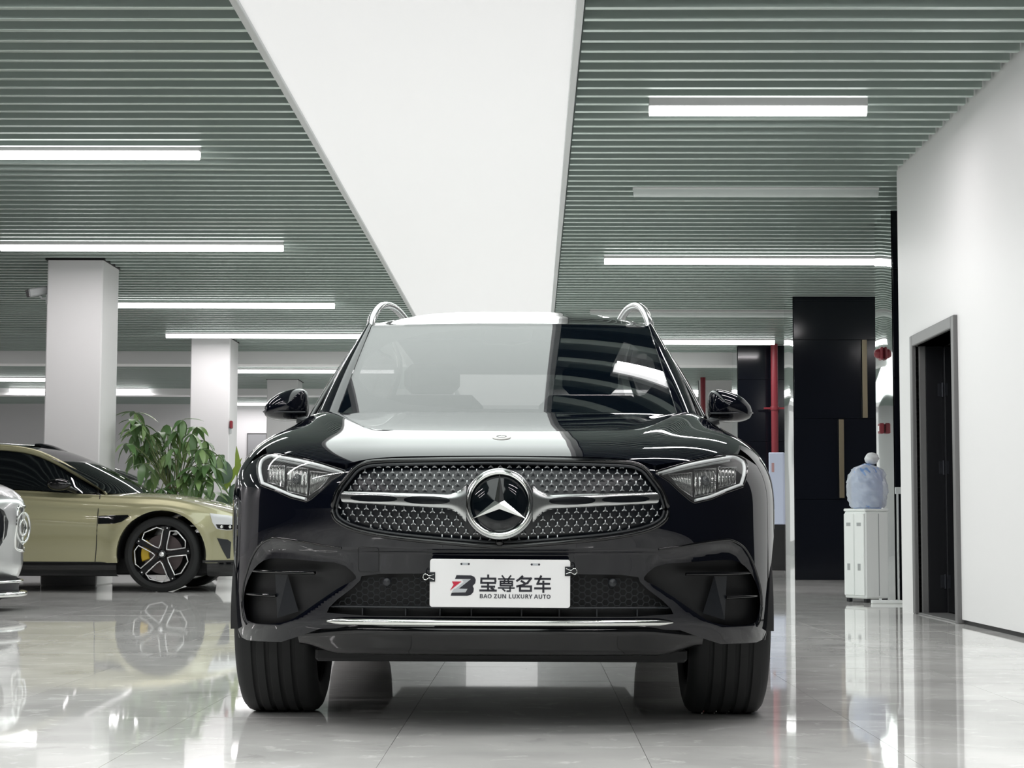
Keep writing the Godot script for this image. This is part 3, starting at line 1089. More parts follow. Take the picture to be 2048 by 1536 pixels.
func car_grille(car: Node3D) -> void:
	var g := part("grille", car)
	var gl := rounded(both(GRILLE), 1)
	var frame := MB.new()
	var path := []
	for q in dense(gl, 0.02):
		path.append(skin(q.x, q.y, -0.004))
	frame.tube(path, 0.0075, 10, true)
	put("grille_frame", frame, M.gloss_black, g)
	var inner := MB.inset(dense(gl, 0.03), 0.012)
	var path2 := []
	for q in inner:
		path2.append(skin(q.x, q.y, -0.014))
	var f2 := MB.new()
	f2.tube(path2, 0.0055, 8, true)
	put("inner_bezel", f2, M.satin_black, g)
	var back := MB.new()
	var gf := on_front(dense(gl, 0.02))
	back.patch(off_map.bind(0.036), gf, [], Vector2(0.05, 0.03), 1.0)
	put("grille_backing", back, M.grille_dark, g)
	# studs: small three-pointed stars
	var stud := star_stud()
	var lim := MB.inset(dense(gl, 0.03), 0.0135)
	var count := 0
	for k in 5:
		var y := 0.8565 - 0.0183 * k
		for i in range(-18, 18):
			var u := (i + (0.5 if k % 2 == 1 else 0.0)) * 0.0300
			if absf(u) > 0.47 - 0.0 and k == 0 and absf(u) > 0.43:
				continue
			if stud_ok(u, y, lim):
				place_stud(stud, u, y, g)
				count += 1
	for k in 6:
		for i in range(-18, 19):
			var u := (i + (0.5 if k % 2 == 1 else 0.0)) * 0.0305
			var y := lerpf(0.7085, 0.7265, clampf((absf(u) - 0.11) / 0.4, -0.2, 1.0)) - 0.0012 - 0.0205 * k
			if stud_ok(u, y, lim):
				place_stud(stud, u, y, g)
				count += 1
	# chrome bars with slots
	for sx in [-1.0, 1.0]:
		var poly := PackedVector2Array()
		for k in 25:
			var u := lerpf(0.105, 0.492, k / 24.0)
			poly.append(Vector2(u, bar_y_limits(u).x))
		poly.append(Vector2(0.503, 0.743)); poly.append(Vector2(0.508, 0.757)); poly.append(Vector2(0.503, 0.770))
		for k in 25:
			var u := lerpf(0.492, 0.105, k / 24.0)
			poly.append(Vector2(u, bar_y_limits(u).y))
		var slots := [rounded(loop([[0.478, 0.7640], [0.326, 0.7610], [0.322, 0.7405], [0.470, 0.7425]]), 2), rounded(loop([[0.304, 0.7605], [0.158, 0.7580], [0.156, 0.7330], [0.300, 0.7355]]), 2)]
		var bm := bar_map.bind(sx)
		var bb := MB.new()
		bb.patch(bm, poly, slots, Vector2(0.008, 0.0045), sx)
		for h in slots:
			bb.lip(bm, dense(h, 0.006), Vector3(0, 0, -0.02), true)
		bb.lip(bm, poly, Vector3(0, 0, -0.02), false)
		put("chrome_bar", bb, M.chrome_satin, g)
	# star emblem
	var em := part("star_emblem", car)
	em.position = Vector3(0, 0.7365, 0.012)
	em.rotation.x = deg_to_rad(-4.0)
	var disc := MB.new()
	disc.lathe([Vector2(0.0, 0.006), Vector2(0.05, 0.005), Vector2(0.095, 0.0), Vector2(0.097, -0.03)], 48, Vector3.ZERO, Vector3(0, 0, 1))
	put("emblem_disc", disc, M.emblem_glass, em)
	var ring := MB.new()
	var rp := []
	for k in 64:
		var a := TAU * k / 64
		rp.append(Vector3(cos(a) * 0.0985, sin(a) * 0.0985, 0.004))
	ring.tube(rp, 0.0075, 12, true, Vector2(1, 1), Vector3(0, 0, 1))
	put("emblem_ring", ring, M.chrome, em)
	var rim := MB.new()
	var rp2 := []
	for k in 64:
		var a := TAU * k / 64
		rp2.append(Vector3(cos(a) * 0.108, sin(a) * 0.108, -0.003))
	rim.tube(rp2, 0.005, 8, true, Vector2(1, 1), Vector3(0, 0, 1))
	put("emblem_rim", rim, M.chrome_satin, em)
	var star := MB.new()
	var zt := 0.022
	for k in 3:
		var a := PI / 2 + TAU * k / 3
		var tip := Vector3(cos(a) * 0.094, sin(a) * 0.094, 0.010)
		var top := Vector3(0, 0, zt)
		for sgn in [-1.0, 1.0]:
			var va: float = a + sgn * PI / 3
			var valley := Vector3(cos(va) * 0.0175, sin(va) * 0.0175, 0.010)
			star.ftri(top, tip, valley, Vector3(valley.x, valley.y, 0.01))
			star.fquad(tip, valley, valley + Vector3(0, 0, -0.012), tip + Vector3(0, 0, -0.012), Vector3(valley.x, valley.y, 0))
	put("emblem_star", star, M.chrome, em)
	var cam := MB.new()
	cam.lathe([Vector2(0.0, 0.008), Vector2(0.006, 0.0075), Vector2(0.009, 0.004), Vector2(0.013, 0.002), Vector2(0.014, -0.012)], 24, Vector3(0, 0.616, -0.012), Vector3(0, 0, 1))
	put("front_camera", cam, M.gloss_black, g)

func star_stud() -> ArrayMesh:
	var b := MB.new()
	var top := Vector3(0, 0.0005, 0.0045)
	for k in 3:
		var a := PI / 2 + TAU * k / 3
		var r := 0.0104 if k == 0 else 0.0086
		var d := Vector3(cos(a), sin(a), 0)
		var sd := Vector3(-sin(a), cos(a), 0)
		var tip := d * r
		for sgn in [-1.0, 1.0]:
			var tipc: Vector3 = tip + sd * 0.0013 * sgn
			var va: float = a + sgn * PI / 3
			var valley := Vector3(cos(va), sin(va), 0) * 0.0032
			b.ftri(top, tipc, valley, valley + Vector3(0, 0, 0.004))
		b.ftri(top, tip + sd * 0.0013, tip - sd * 0.0013, d + Vector3(0, 0, 1))
	return b.mesh()

func stud_ok(u: float, y: float, lim: PackedVector2Array) -> bool:
	if Vector2(u, y - 0.7365).length() < 0.117 or not Geometry2D.is_point_in_polygon(Vector2(u, y), lim):
		return false
	if Vector2(u, y - 0.616).length() < 0.022:
		return false
	var l := bar_y_limits(clampf(absf(u), 0.11, 0.508))
	return y < l.x - 0.009 or y > l.y + 0.008 or absf(u) > 0.518

func place_stud(m: ArrayMesh, u: float, y: float, g: Node3D) -> void:
	var o := put("star_stud", m, M.chrome_stud, g, skin(u, y, -0.024))
	var n := (skin(u + 0.01, y) - skin(u - 0.01, y)).cross(skin(u, y + 0.01) - skin(u, y - 0.01)).normalized()
	o.rotation = Vector3(-asin(clampf(n.y, -0.5, 0.5)) * 0.6, atan2(n.x, n.z) * 0.6, 0)

func car_lower(car: Node3D) -> void:
	var lo := part("lower_grille", car)
	var poly := rounded(both(LOWER), 1)
	var back := MB.new()
	back.patch(off_map.bind(0.055), on_front(dense(MB.inset(poly, -0.01), 0.02)), [], Vector2(0.06, 0.03), 1.0)
	put("intake_backing", back, M.black_matt, lo)
	# honeycomb
	var hx := MB.new()
	var r := 0.0125
	var bound := MB.inset(poly, 0.004)
	for i in range(-32, 33):
		for j in range(0, 9):
			var c := Vector2(i * r * 1.5, 0.402 + (j + (0.5 if posmod(i, 2) == 1 else 0.0)) * r * 1.732)
			for k in 3:
				var a := c + Vector2(cos(PI / 3 * k), sin(PI / 3 * k)) * r
				var b := c + Vector2(cos(PI / 3 * (k + 1)), sin(PI / 3 * (k + 1))) * r
				if a.y > 0.395 and b.y > 0.395 and Geometry2D.is_point_in_polygon(a, bound) and Geometry2D.is_point_in_polygon(b, bound):
					var off := -0.026
					hx.tube([skin(a.x, a.y, off), skin(b.x, b.y, off)], 0.0016, 4, false, Vector2(1, 2.2), Vector3(0, 0, 1))
	put("honeycomb_mesh", hx, M.satin_black, lo)
	var hb := MB.new()
	var pth := []
	for k in 41:
		var u := lerpf(-0.545, 0.545, k / 40.0)
		pth.append(skin(u, 0.4065, -0.02))
	hb.tube(pth, 0.004, 6)
	put("cross_bar", hb, M.satin_black, lo)
	for u in [-0.44, -0.30, -0.19, -0.09, 0.07, 0.19, 0.31, 0.44]:
		put("divider", bx(skin(u, 0.393, -0.05) - Vector3(0.002, 0.013, 0), skin(u, 0.393, -0.02) + Vector3(0.002, 0.013, 0.0)), M.satin_black, lo)
	for u in [-0.36, 0.36]:
		var sb := MB.new()
		sb.lathe([Vector2(0.0, 0.004), Vector2(0.009, 0.0035), Vector2(0.0105, 0.001), Vector2(0.014, 0.0), Vector2(0.015, -0.01)], 24, skin(u, 0.487, -0.012), Vector3(0, 0, 1))
		put("parking_sensor", sb, M.satin_black, lo)
	# chrome strip under the intake
	var cs := MB.new()
	var rows := []
	for k in 49:
		var u := lerpf(-0.555, 0.555, k / 48.0)
		var tap := smoothstep(1.0, 0.93, absf(u) / 0.555)
		var row := []
		for j in 7:
			var a := PI * j / 6.0
			row.append(skin(u, 0.3605, 0.006) + Vector3(0, cos(a) * (0.003 + 0.0078 * tap), sin(a) * 0.010 * (0.4 + 0.6 * tap)))
		rows.append(row)
	cs.grid(rows, false, false, 1.0)
	cs.orient(Vector3(0,0,1))
	put("chrome_strip", cs, M.chrome_strip, car)
	# lower lip, turning under
	var lip := MB.new()
	rows = []
	for k in 41:
		var u := lerpf(-0.66, 0.66, k / 40.0)
		var e := smoothstep(0.45, 0.66, absf(u))
		var s := depth_at(u, 0.345)
		var row := []
		for q in [[0.352, 0.012], [0.335, -0.004], [0.318, 0.008], [0.296, 0.035], [0.275, 0.045], [0.256, 0.07], [0.248, 0.11], [0.246, 0.30]]:
			row.append(Vector3(u, q[0] - e * 0.018 + e * e * maxf(0.0, 0.305 - q[0]) * 0.8, -(s + q[1] + e * 0.03)))
		rows.append(row)
	lip.grid(rows, false, false, 1.0)
	lip.orient(Vector3(0,0,1))
	put("lower_lip", lip, M.gloss_black, car)
	# side intakes
	for sx in [-1.0, 1.0]:
		var si := part("side_intake", car)
		var ip := rounded(loop(INTAKE, sx), 1)
		var lin := MB.new()
		lin.patch(off_map.bind(0.068), on_front(dense(MB.inset(ip, -0.008), 0.015)), [], Vector2(0.04, 0.02), 1.0)
		put("intake_liner", lin, M.black_matt, si)
		for f in [[0.60, 0.862, 0.513, 0.5], [0.74, 0.868, 0.435, 0.5]]:
			var rows2 := []
			for k in 17:
				var u := lerpf(f[0], f[1], k / 16.0)
				var row := []
				for q in [[0.004, -0.022], [0.0055, -0.014], [0.0, -0.008], [-0.0055, -0.014], [-0.004, -0.05], [0.004, -0.05]]:
					row.append(Vector3(u * sx, f[2] + q[0], -depth_at(u, f[2]) + q[1]))
				rows2.append(row)
			var fin := MB.new()
			fin.grid(rows2, false, true, -sx)
			put("intake_fin", fin, M.gloss_black, si)
		# slanted inner guide plate
		var gp := MB.new()
		var pts := []
		for q in [[0.70, 0.505, 0.045], [0.742, 0.505, 0.02], [0.735, 0.362, 0.03], [0.66, 0.385, 0.05]]:
			pts.append(Vector3(q[0] * sx, q[1], -depth_at(q[0], q[1]) - q[2]))
		gp.fquad(pts[0], pts[1], pts[2], pts[3], Vector3(0, 0, 1))
		put("guide_plate", gp, M.grille_dark, si)

func ribbon(path: Array, w: float, h: float) -> MB:
	# a low rounded strip along 3-D points
	var b := MB.new()
	b.tube(path, 1.0, 8, false, Vector2(h, w), Vector3(0, 0, 1))
	return b

func front_path(pts: Array, sx: float, off: float, n := 5) -> Array:
	var p := []
	for q in pts:
		p.append(skin(q[0], q[1], off))
	var c := curve(p, n)
	var out := []
	for q in c:
		out.append(Vector3(q.x * sx, q.y, q.z))
	return out

func headlight(car: Node3D, sx: float) -> void:
	var h := part("headlight", car)
	var poly := loop(HEADLIGHT, sx)
	var pf := on_front(dense(poly, 0.01))
	var lens := MB.new()
	lens.patch(off_map.bind(0.001), pf, [], Vector2(0.02, 0.012), 1.0)
	put("lens", lens, M.lens, h)
	var buck := MB.new()
	buck.patch(off_map.bind(0.062), pf, [], Vector2(0.03, 0.02), 1.0)
	buck.lip(front_map, pf, Vector3(0, 0, -0.064), true)
	put("lamp_housing", buck, M.lamp_dark, h)
	var trim := MB.new()
	var tp := []
	for q in dense(poly, 0.015):
		tp.append(skin(q.x, q.y, -0.002))
	trim.tube(tp, 0.0035, 6, true)
	put("lamp_seal", trim, M.gloss_black, h)
	# light guides
	var d1 := ribbon(front_path([[0.766, 0.897], [0.672, 0.8795], [0.585, 0.860], [0.503, 0.8385]], sx, -0.010), 0.0075, 0.006)
	put("light_guide", d1, M.light_guide, h)
	var d1b := ribbon(front_path([[0.760, 0.886], [0.672, 0.8685], [0.585, 0.8505], [0.52, 0.8345]], sx, -0.016), 0.004, 0.004)
	put("light_guide", d1b, M.light_guide_grey, h)
	var d2 := ribbon(front_path([[0.745, 0.8985], [0.783, 0.8985], [0.810, 0.884], [0.8145, 0.862], [0.808, 0.835], [0.796, 0.8065]], sx, -0.010), 0.006, 0.006)
	put("light_guide", d2, M.light_guide, h)
	var d3 := ribbon(front_path([[0.796, 0.8055], [0.738, 0.7845], [0.68, 0.7625], [0.63, 0.7495]], sx, -0.010), 0.0065, 0.006)
	put("light_guide", d3, M.light_guide, h)
	# reflector modules with ribs
	var mods := [[[0.785, 0.864], [0.717, 0.861], [0.713, 0.792], [0.776, 0.808]], [[0.708, 0.858], [0.630, 0.851], [0.629, 0.762], [0.700, 0.776]], [[0.622, 0.842], [0.540, 0.834], [0.582, 0.789], [0.620, 0.762]]]
	for mi in 3:
		var q: Array = mods[mi]
		var md := h
		var ribs := 5 if mi < 2 else 8
		var body := MB.new()
		var rows := []
		for i in ribs * 6 + 1:
			var f := float(i) / (ribs * 6)
			var top := Vector2(q[0][0], q[0][1]).lerp(Vector2(q[1][0], q[1][1]), f)
			var bot := Vector2(q[3][0], q[3][1]).lerp(Vector2(q[2][0], q[2][1]), f)
			var row := []
			for j in 9:
				var g := j / 8.0
				var p := top.lerp(bot, g)
				var wv := 0.006 * absf(sin(PI * f * ribs)) + 0.012 * sin(PI * g)
				row.append(Vector3(p.x * sx, p.y, -depth_at(p.x, p.y) - 0.046 + wv))
			rows.append(row)
		body.grid(rows, false, false, 1.0)
		body.orient(Vector3(0,0,1))
		put("reflector", body, M.reflector, md)
		var fr := MB.new()
		var fp := []
		for k in 4:
			fp.append(Vector3(q[k][0] * sx, q[k][1], -depth_at(q[k][0], q[k][1]) - 0.032))
		fr.tube(fp, 0.003, 6, true)
		put("module_frame", fr, M.chrome_satin, md)
		if mi == 1:
			var ln := MB.new()
			var c := Vector3(0.667 * sx, 0.815, -depth_at(0.667, 0.815) - 0.022)
			ln.lathe([Vector2(0.0, 0.010), Vector2(0.008, 0.008), Vector2(0.015, 0.003), Vector2(0.018, -0.01)], 24, c, Vector3(0.25 * sx, 0, 1).normalized())
			put("projector_lens", ln, M.lens_solid, md)
			put("module_shelf", bx(Vector3(c.x - 0.036, c.y - 0.004, c.z - 0.02), Vector3(c.x + 0.036, c.y + 0.0, c.z + 0.004)), M.chrome_satin, md)

# ---------------------------------------------------------------- the black car: cabin, wheels, mirrors
func wsh(p: Vector2) -> Vector3:
	var a := p.x
	var b := p.y
	return Vector3(a * lerpf(0.688, 0.612, b), lerpf(1.085, 1.548, b) + 0.009 * sin(PI * clampf(b, 0, 1)) - 0.006 * a * a * (1.0 - b), -(lerpf(1.295, 2.12, b) + lerpf(0.17, 0.10, b) * a * a))

func roof_map(p: Vector2) -> Vector3:
	var a := p.x
	var s := lerpf(2.12 + 0.10 * a * a, 4.35, p.y)
	var w := 0.612 - 0.03 * smoothstep(2.4, 4.35, s)
	var drop := 0.075 * smoothstep(2.1, 2.7, s)
	var y := roof_sp.at(s) - drop * pow(absf(a), 4.0)
	if p.y < 0.1:
		y = lerpf(1.548, y, smoothstep(0.0, 0.1, p.y))
	return Vector3(a * w, y, -s)

func car_cabin(car: Node3D) -> void:
	var full := PackedVector2Array()
	for k in 21: full.append(Vector2(-1 + 0.1 * k, 0.0))
	for k in 20: full.append(Vector2(1, (k + 1) / 20.0))
	for k in 20: full.append(Vector2(1 - 0.1 * (k + 1), 1.0))
	for k in 19: full.append(Vector2(-1, 1.0 - (k + 1) / 20.0))
	var ws := MB.new()
	ws.patch(wsh, full, [], Vector2(0.0667, 0.05), 1.0)
	ws.patch(func(p: Vector2) -> Vector3: return wsh(p) + Vector3(0, -0.005, -0.0025), full, [], Vector2(0.0667, 0.05), 1.0)
	put("windshield", ws, M.windshield, car)
	var frit := MB.new()
	var hole := rounded(PackedVector2Array([Vector2(-0.955, 0.10), Vector2(0.955, 0.10), Vector2(0.955, 0.955), Vector2(-0.955, 0.955)]), 2)
	frit.patch(func(p: Vector2) -> Vector3: return wsh(p) + Vector3(0, -0.008, -0.004), full, [hole], Vector2(0.05, 0.04), 1.0)
	put("windshield_border", frit, M.gloss_black, car)
	# sensor block and inside mirror
	var sens := MB.new()
	sens.prism(rounded(loop([[-0.105, 1.535], [-0.118, 1.475], [-0.08, 1.452], [-0.04, 1.462], [0.0, 1.450], [0.04, 1.458], [0.095, 1.468], [0.105, 1.49], [0.105, 1.535]]), 2), Vector3(0, 0, -2.10), Vector3.RIGHT, Vector3.UP, Vector3(0, 0, -0.06), 0.004)
	put("inside_mirror", sens, M.satin_black, car)
	# pillars
	for sx in [-1.0, 1.0]:
		var pil := MB.new()
		var rows := []
		for i in 25:
			var b := lerpf(-0.02, 1.0, i / 24.0)
			var e := wsh(Vector2(1.0, b))
			var ext := lerpf(0.098, 0.030, pow(clampf(b, 0, 1), 1.6))
			var row := []
			for j in 9:
				var c := j / 8.0 * PI / 2
				row.append(Vector3((e.x + ext * sin(c)) * sx, e.y + 0.004 + 0.012 * sin(2 * c), e.z - 0.17 * (1.0 - cos(c))))
			rows.append(row)
		pil.grid(rows, false, false, sx)
		put("windshield_pillar", pil, M.paint, car)
		var gl := PackedVector2Array([Vector2(1.64, 1.11), Vector2(1.9, 1.27), Vector2(2.15, 1.42), Vector2(2.42, 1.55), Vector2(2.9, 1.585), Vector2(3.5, 1.57), Vector2(4.1, 1.49), Vector2(4.3, 1.30), Vector2(4.4, 1.11)])
		if Geometry2D.is_polygon_clockwise(gl): gl.reverse()
		var sg := MB.new()
		var smap := func(p: Vector2) -> Vector3: return Vector3(lerpf(0.80, 0.615, pow((p.y - 1.10) / 0.48, 1.2) if p.y > 1.10 else 0.0) * sx - 0.03 * sx * smoothstep(3.2, 4.4, p.x), p.y, -p.x)
		sg.patch(smap, dense(gl, 0.1), [], Vector2(0.1, 0.06), -sx)
		put("side_window", sg, M.side_glass, car)
		var tr := MB.new()
		var tp := []
		for q in [Vector2(1.60, 1.10), Vector2(1.9, 1.285), Vector2(2.15, 1.435), Vector2(2.42, 1.565), Vector2(2.9, 1.60), Vector2(3.5, 1.585), Vector2(4.1, 1.50), Vector2(4.35, 1.2)]:
			tp.append(smap.call(q))
		tr.tube(curve(tp, 6), 0.012, 8)
		put("window_trim", tr, M.gloss_black, car)
		# roof rail
		var rp := []
		for q in [[0.622, 1.548, 2.27], [0.618, 1.585, 2.30], [0.606, 1.632, 2.38], [0.588, 1.668, 2.48], [0.570, 1.687, 2.62], [0.555, 1.698, 2.85], [0.545, 1.70, 3.2], [0.535, 1.69, 3.7], [0.53, 1.665, 4.0], [0.53, 1.62, 4.12], [0.53, 1.58, 4.16]]:
			rp.append(Vector3(q[0] * sx, q[1], -q[2]))
		var rb := MB.new()
		rb.tube(curve(rp, 8), 0.017, 12, false, Vector2(1.15, 0.9))
		put("roof_rail", rb, M.rail, car)
	var full2 := PackedVector2Array()
	for q in full: full2.append(q)
	var rf := MB.new()
	rf.patch(roof_map, full2, [], Vector2(0.0667, 0.025), 1.0)
	put("roof", rf, M.roof_gloss, car)
	# rear window
	var rw := MB.new()
	var rows := []
	for i in 9:
		var f := i / 8.0
		var row := []
		for j in 13:
			var a := -1.0 + j / 6.0
			row.append(Vector3(a * lerpf(0.58, 0.70, f), lerpf(1.548, 1.10, f) - 0.02 * a * a * (1 - f), -(lerpf(4.34, 4.66, f) - 0.08 * a * a)))
		rows.append(row)
	rw.grid(rows, false, false, 1.0)
	put("rear_window", rw, M.side_glass_clear, car)
	# interior
	put("dashboard", bx(Vector3(-0.66, 0.92, -1.95), Vector3(0.66, 1.10, -1.50), 0.03), M.interior, car)
	put("headliner", bx(Vector3(-0.52, 1.50, -4.25), Vector3(0.52, 1.52, -2.45), 0.01), M.interior, car)
	for u in [-0.37, 0.37]:
		var st := part("front_seat", car)
		put("backrest", bx(Vector3(u - 0.24, 0.7, -2.75), Vector3(u + 0.24, 1.27, -2.58), 0.05), M.interior, st)
		put("headrest", bx(Vector3(u - 0.13, 1.28, -2.76), Vector3(u + 0.13, 1.42, -2.66), 0.035), M.interior, st)
		put("cushion", bx(Vector3(u - 0.25, 0.62, -2.6), Vector3(u + 0.25, 0.78, -2.1), 0.05), M.interior, st)
	put("rear_seat", bx(Vector3(-0.62, 0.65, -3.75), Vector3(0.62, 1.24, -3.55), 0.05), M.interior, car)
	var stw := MB.new()
	var sp := []
	for k in 32:
		var a := TAU * k / 32
		sp.append(Vector3(0.37 + cos(a) * 0.18, 0.98 + sin(a) * 0.165, -2.02 - sin(a) * 0.07))
	stw.tube(sp, 0.015, 8, true)
	put("steering_wheel", stw, M.interior, car)
	# wiper arms at the foot of the glass
	for a0 in [[-0.55, 0.10], [0.15, 0.75]]:
		var pth := []
		for k in 9:
			pth.append(wsh(Vector2(lerpf(a0[0], a0[1], k / 8.0), 0.015)) + Vector3(0, 0.008, 0.004))
		var wb := MB.new()
		wb.tube(pth, 0.006, 6)
		put("wiper", wb, M.satin_black, car)

func tire_profile(r: float, half: float, rim_r: float) -> Array:
	var p := [Vector2(rim_r, -half * 0.86), Vector2(rim_r + 0.01, -half * 0.93), Vector2(rim_r + (r - rim_r) * 0.45, -half), Vector2(r - 0.045, -half * 0.985), Vector2(r - 0.022, -half * 0.93), Vector2(r - 0.008, -half * 0.84), Vector2(r - 0.003, -half * 0.74)]
	for g in [-0.48, -0.16, 0.16, 0.48]:
		p.append(Vector2(r - 0.0015, (g - 0.075) * half)); p.append(Vector2(r - 0.001, (g - 0.055) * half)); p.append(Vector2(r - 0.009, (g - 0.045) * half)); p.append(Vector2(r - 0.009, (g + 0.045) * half)); p.append(Vector2(r - 0.001, (g + 0.055) * half)); p.append(Vector2(r - 0.0015, (g + 0.075) * half))
	for q in [Vector2(r - 0.003, half * 0.74), Vector2(r - 0.008, half * 0.84), Vector2(r - 0.022, half * 0.93), Vector2(r - 0.045, half * 0.985), Vector2(rim_r + (r - rim_r) * 0.45, half), Vector2(rim_r + 0.01, half * 0.93), Vector2(rim_r, half * 0.86)]:
		p.append(q)
	return p

func car_wheels(car: Node3D) -> void:
	for s in [0.862, 3.75]:
		for sx in [-1.0, 1.0]:
			var w := part("wheel", car)
			w.position = Vector3(0.786 * sx, 0.360, -s)
			var tb := MB.new()
			tb.lathe(tire_profile(0.362, 0.141, 0.255), 72, Vector3.ZERO, Vector3.RIGHT * sx)
			put("tire", tb, M.rubber, w)
			var rm := MB.new()
			rm.lathe([Vector2(0.256, -0.125), Vector2(0.245, -0.11), Vector2(0.235, 0.09), Vector2(0.252, 0.122), Vector2(0.258, 0.128)], 48, Vector3.ZERO, Vector3.RIGHT * sx)
			put("rim", rm, M.alloy, w)
			rm = MB.new()
			rm.lathe([Vector2(0.0, 0.085), Vector2(0.04, 0.085), Vector2(0.06, 0.07), Vector2(0.06, -0.02), Vector2(0.0, -0.02)], 24, Vector3.ZERO, Vector3.RIGHT * sx)
			put("hub", rm, M.alloy, w)
			for k in 5:
				var a := TAU * k / 5 + 0.3
				var d := Vector3(0, sin(a), cos(a))
				var sb := MB.new()
				sb.tube([Vector3(0.075 * sx, 0, 0) + d * 0.04, Vector3(0.09 * sx, 0, 0) + d * 0.14, Vector3(0.10 * sx, 0, 0) + d * 0.245], 0.022, 6, false, Vector2(1.0, 0.7), Vector3.RIGHT)
				put("spoke", sb, M.alloy, w)
			var bd := MB.new()
			bd.lathe([Vector2(0.0, 0.0), Vector2(0.17, 0.0), Vector2(0.17, -0.025), Vector2(0.0, -0.025)], 36, Vector3.ZERO, Vector3.RIGHT * sx)
			put("brake_disc", bd, M.brake, w)
			var arch := MB.new()
			var rows := []
			for k in 25:
				var a := lerpf(-0.12, PI + 0.12, k / 24.0)
				rows.append([Vector3(0.60 * sx, 0.36 + 0.39 * sin(a), -s + 0.39 * cos(a)), Vector3(0.925 * sx, 0.36 + 0.39 * sin(a), -s + 0.39 * cos(a))])
			arch.grid(rows, false, false, sx)
			put("wheel_liner", arch, M.black_matt, car)

func dome(poly: PackedVector2Array, c: Vector2, o: Vector3, depth: float, power := 2.4, rings := 9) -> MB:
	# a bulging shell over an outline in the x-y plane, its crown towards +z
	var b := MB.new()
	var rows := []
	for i in rings + 1:
		var k := sin(PI / 2 * (1.0 - float(i) / rings))
		var row := []
		for p in poly:
			var q := c + (p - c) * maxf(k, 0.002)
			row.append(o + Vector3(q.x, q.y, depth * pow(maxf(0.0, 1.0 - pow(k, power)), 1.0 / power)))
		rows.append(row)
	b.grid(rows, false, true, 1.0)
	var flip := false
	for t in b.n.size():
		if absf(b.n[t].z) > 0.8:
			flip = b.n[t].z < 0
			break
	if flip:
		var b2 := MB.new()
		b2.grid(rows, false, true, -1.0)
		return b2
	return b

func car_mirrors(car: Node3D) -> void:
	for sx in [-1.0, 1.0]:
		var m := part("side_mirror", car)
		var out := loop([[1.004, 1.130], [0.994, 1.166], [0.948, 1.205], [0.88, 1.227], [0.842, 1.226], [0.826, 1.208], [0.822, 1.125], [0.84, 1.100], [0.93, 1.092], [0.992, 1.104]], sx)
		var shell := dome(rounded(out, 2), Vector2(0.90 * sx, 1.155), Vector3(0, 0, -1.68), 0.085, 2.2)
		put("mirror_shell", shell, M.paint, m)
		var rimb := MB.new()
		rimb.prism(rounded(out, 2), Vector3(0, 0, -1.679), Vector3.RIGHT, Vector3.UP, Vector3(0, 0, -0.05))
		put("mirror_back", rimb, M.satin_black, m)
		var low := MB.new()
		var lp := []
		for q in [[0.826, 1.125, 1.628], [0.87, 1.124, 1.606], [0.93, 1.126, 1.606], [0.985, 1.129, 1.640], [1.003, 1.130, 1.675]]:
			lp.append(Vector3(q[0] * sx, q[1], -q[2] + 0.004))
		low.tube(curve(lp, 5), 0.004, 6)
		put("mirror_seam", low, M.satin_black, m)
		var arm := MB.new()
		arm.tube(curve([Vector3(0.76 * sx, 1.075, -1.66), Vector3(0.81 * sx, 1.085, -1.66), Vector3(0.86 * sx, 1.10, -1.66)], 4), 0.022, 10, false, Vector2(1.4, 0.9))
		put("mirror_arm", arm, M.satin_black, m)

# ---------------------------------------------------------------- licence plate and its clips
func stroke(b: MB, pts: Array, w: float, k: float, cx: float, cy: float) -> void:
	# a bold pen line as flat bars, given in drawing units
	for i in pts.size() - 1:
		var a := Vector2(pts[i][0] - cx, cy - pts[i][1]) * k
		var c := Vector2(pts[i + 1][0] - cx, cy - pts[i + 1][1]) * k
		var d := (c - a).normalized()
		var n := Vector2(-d.y, d.x) * w * k / 2
		var e := d * w * k * 0.5
		b.prism(PackedVector2Array([a - e - n, c + e - n, c + e + n, a - e + n]), Vector3(0, 0, 0.0006 + 0.00005 * (i % 3)), Vector3.RIGHT, Vector3.UP, Vector3(0, 0, -0.0007))

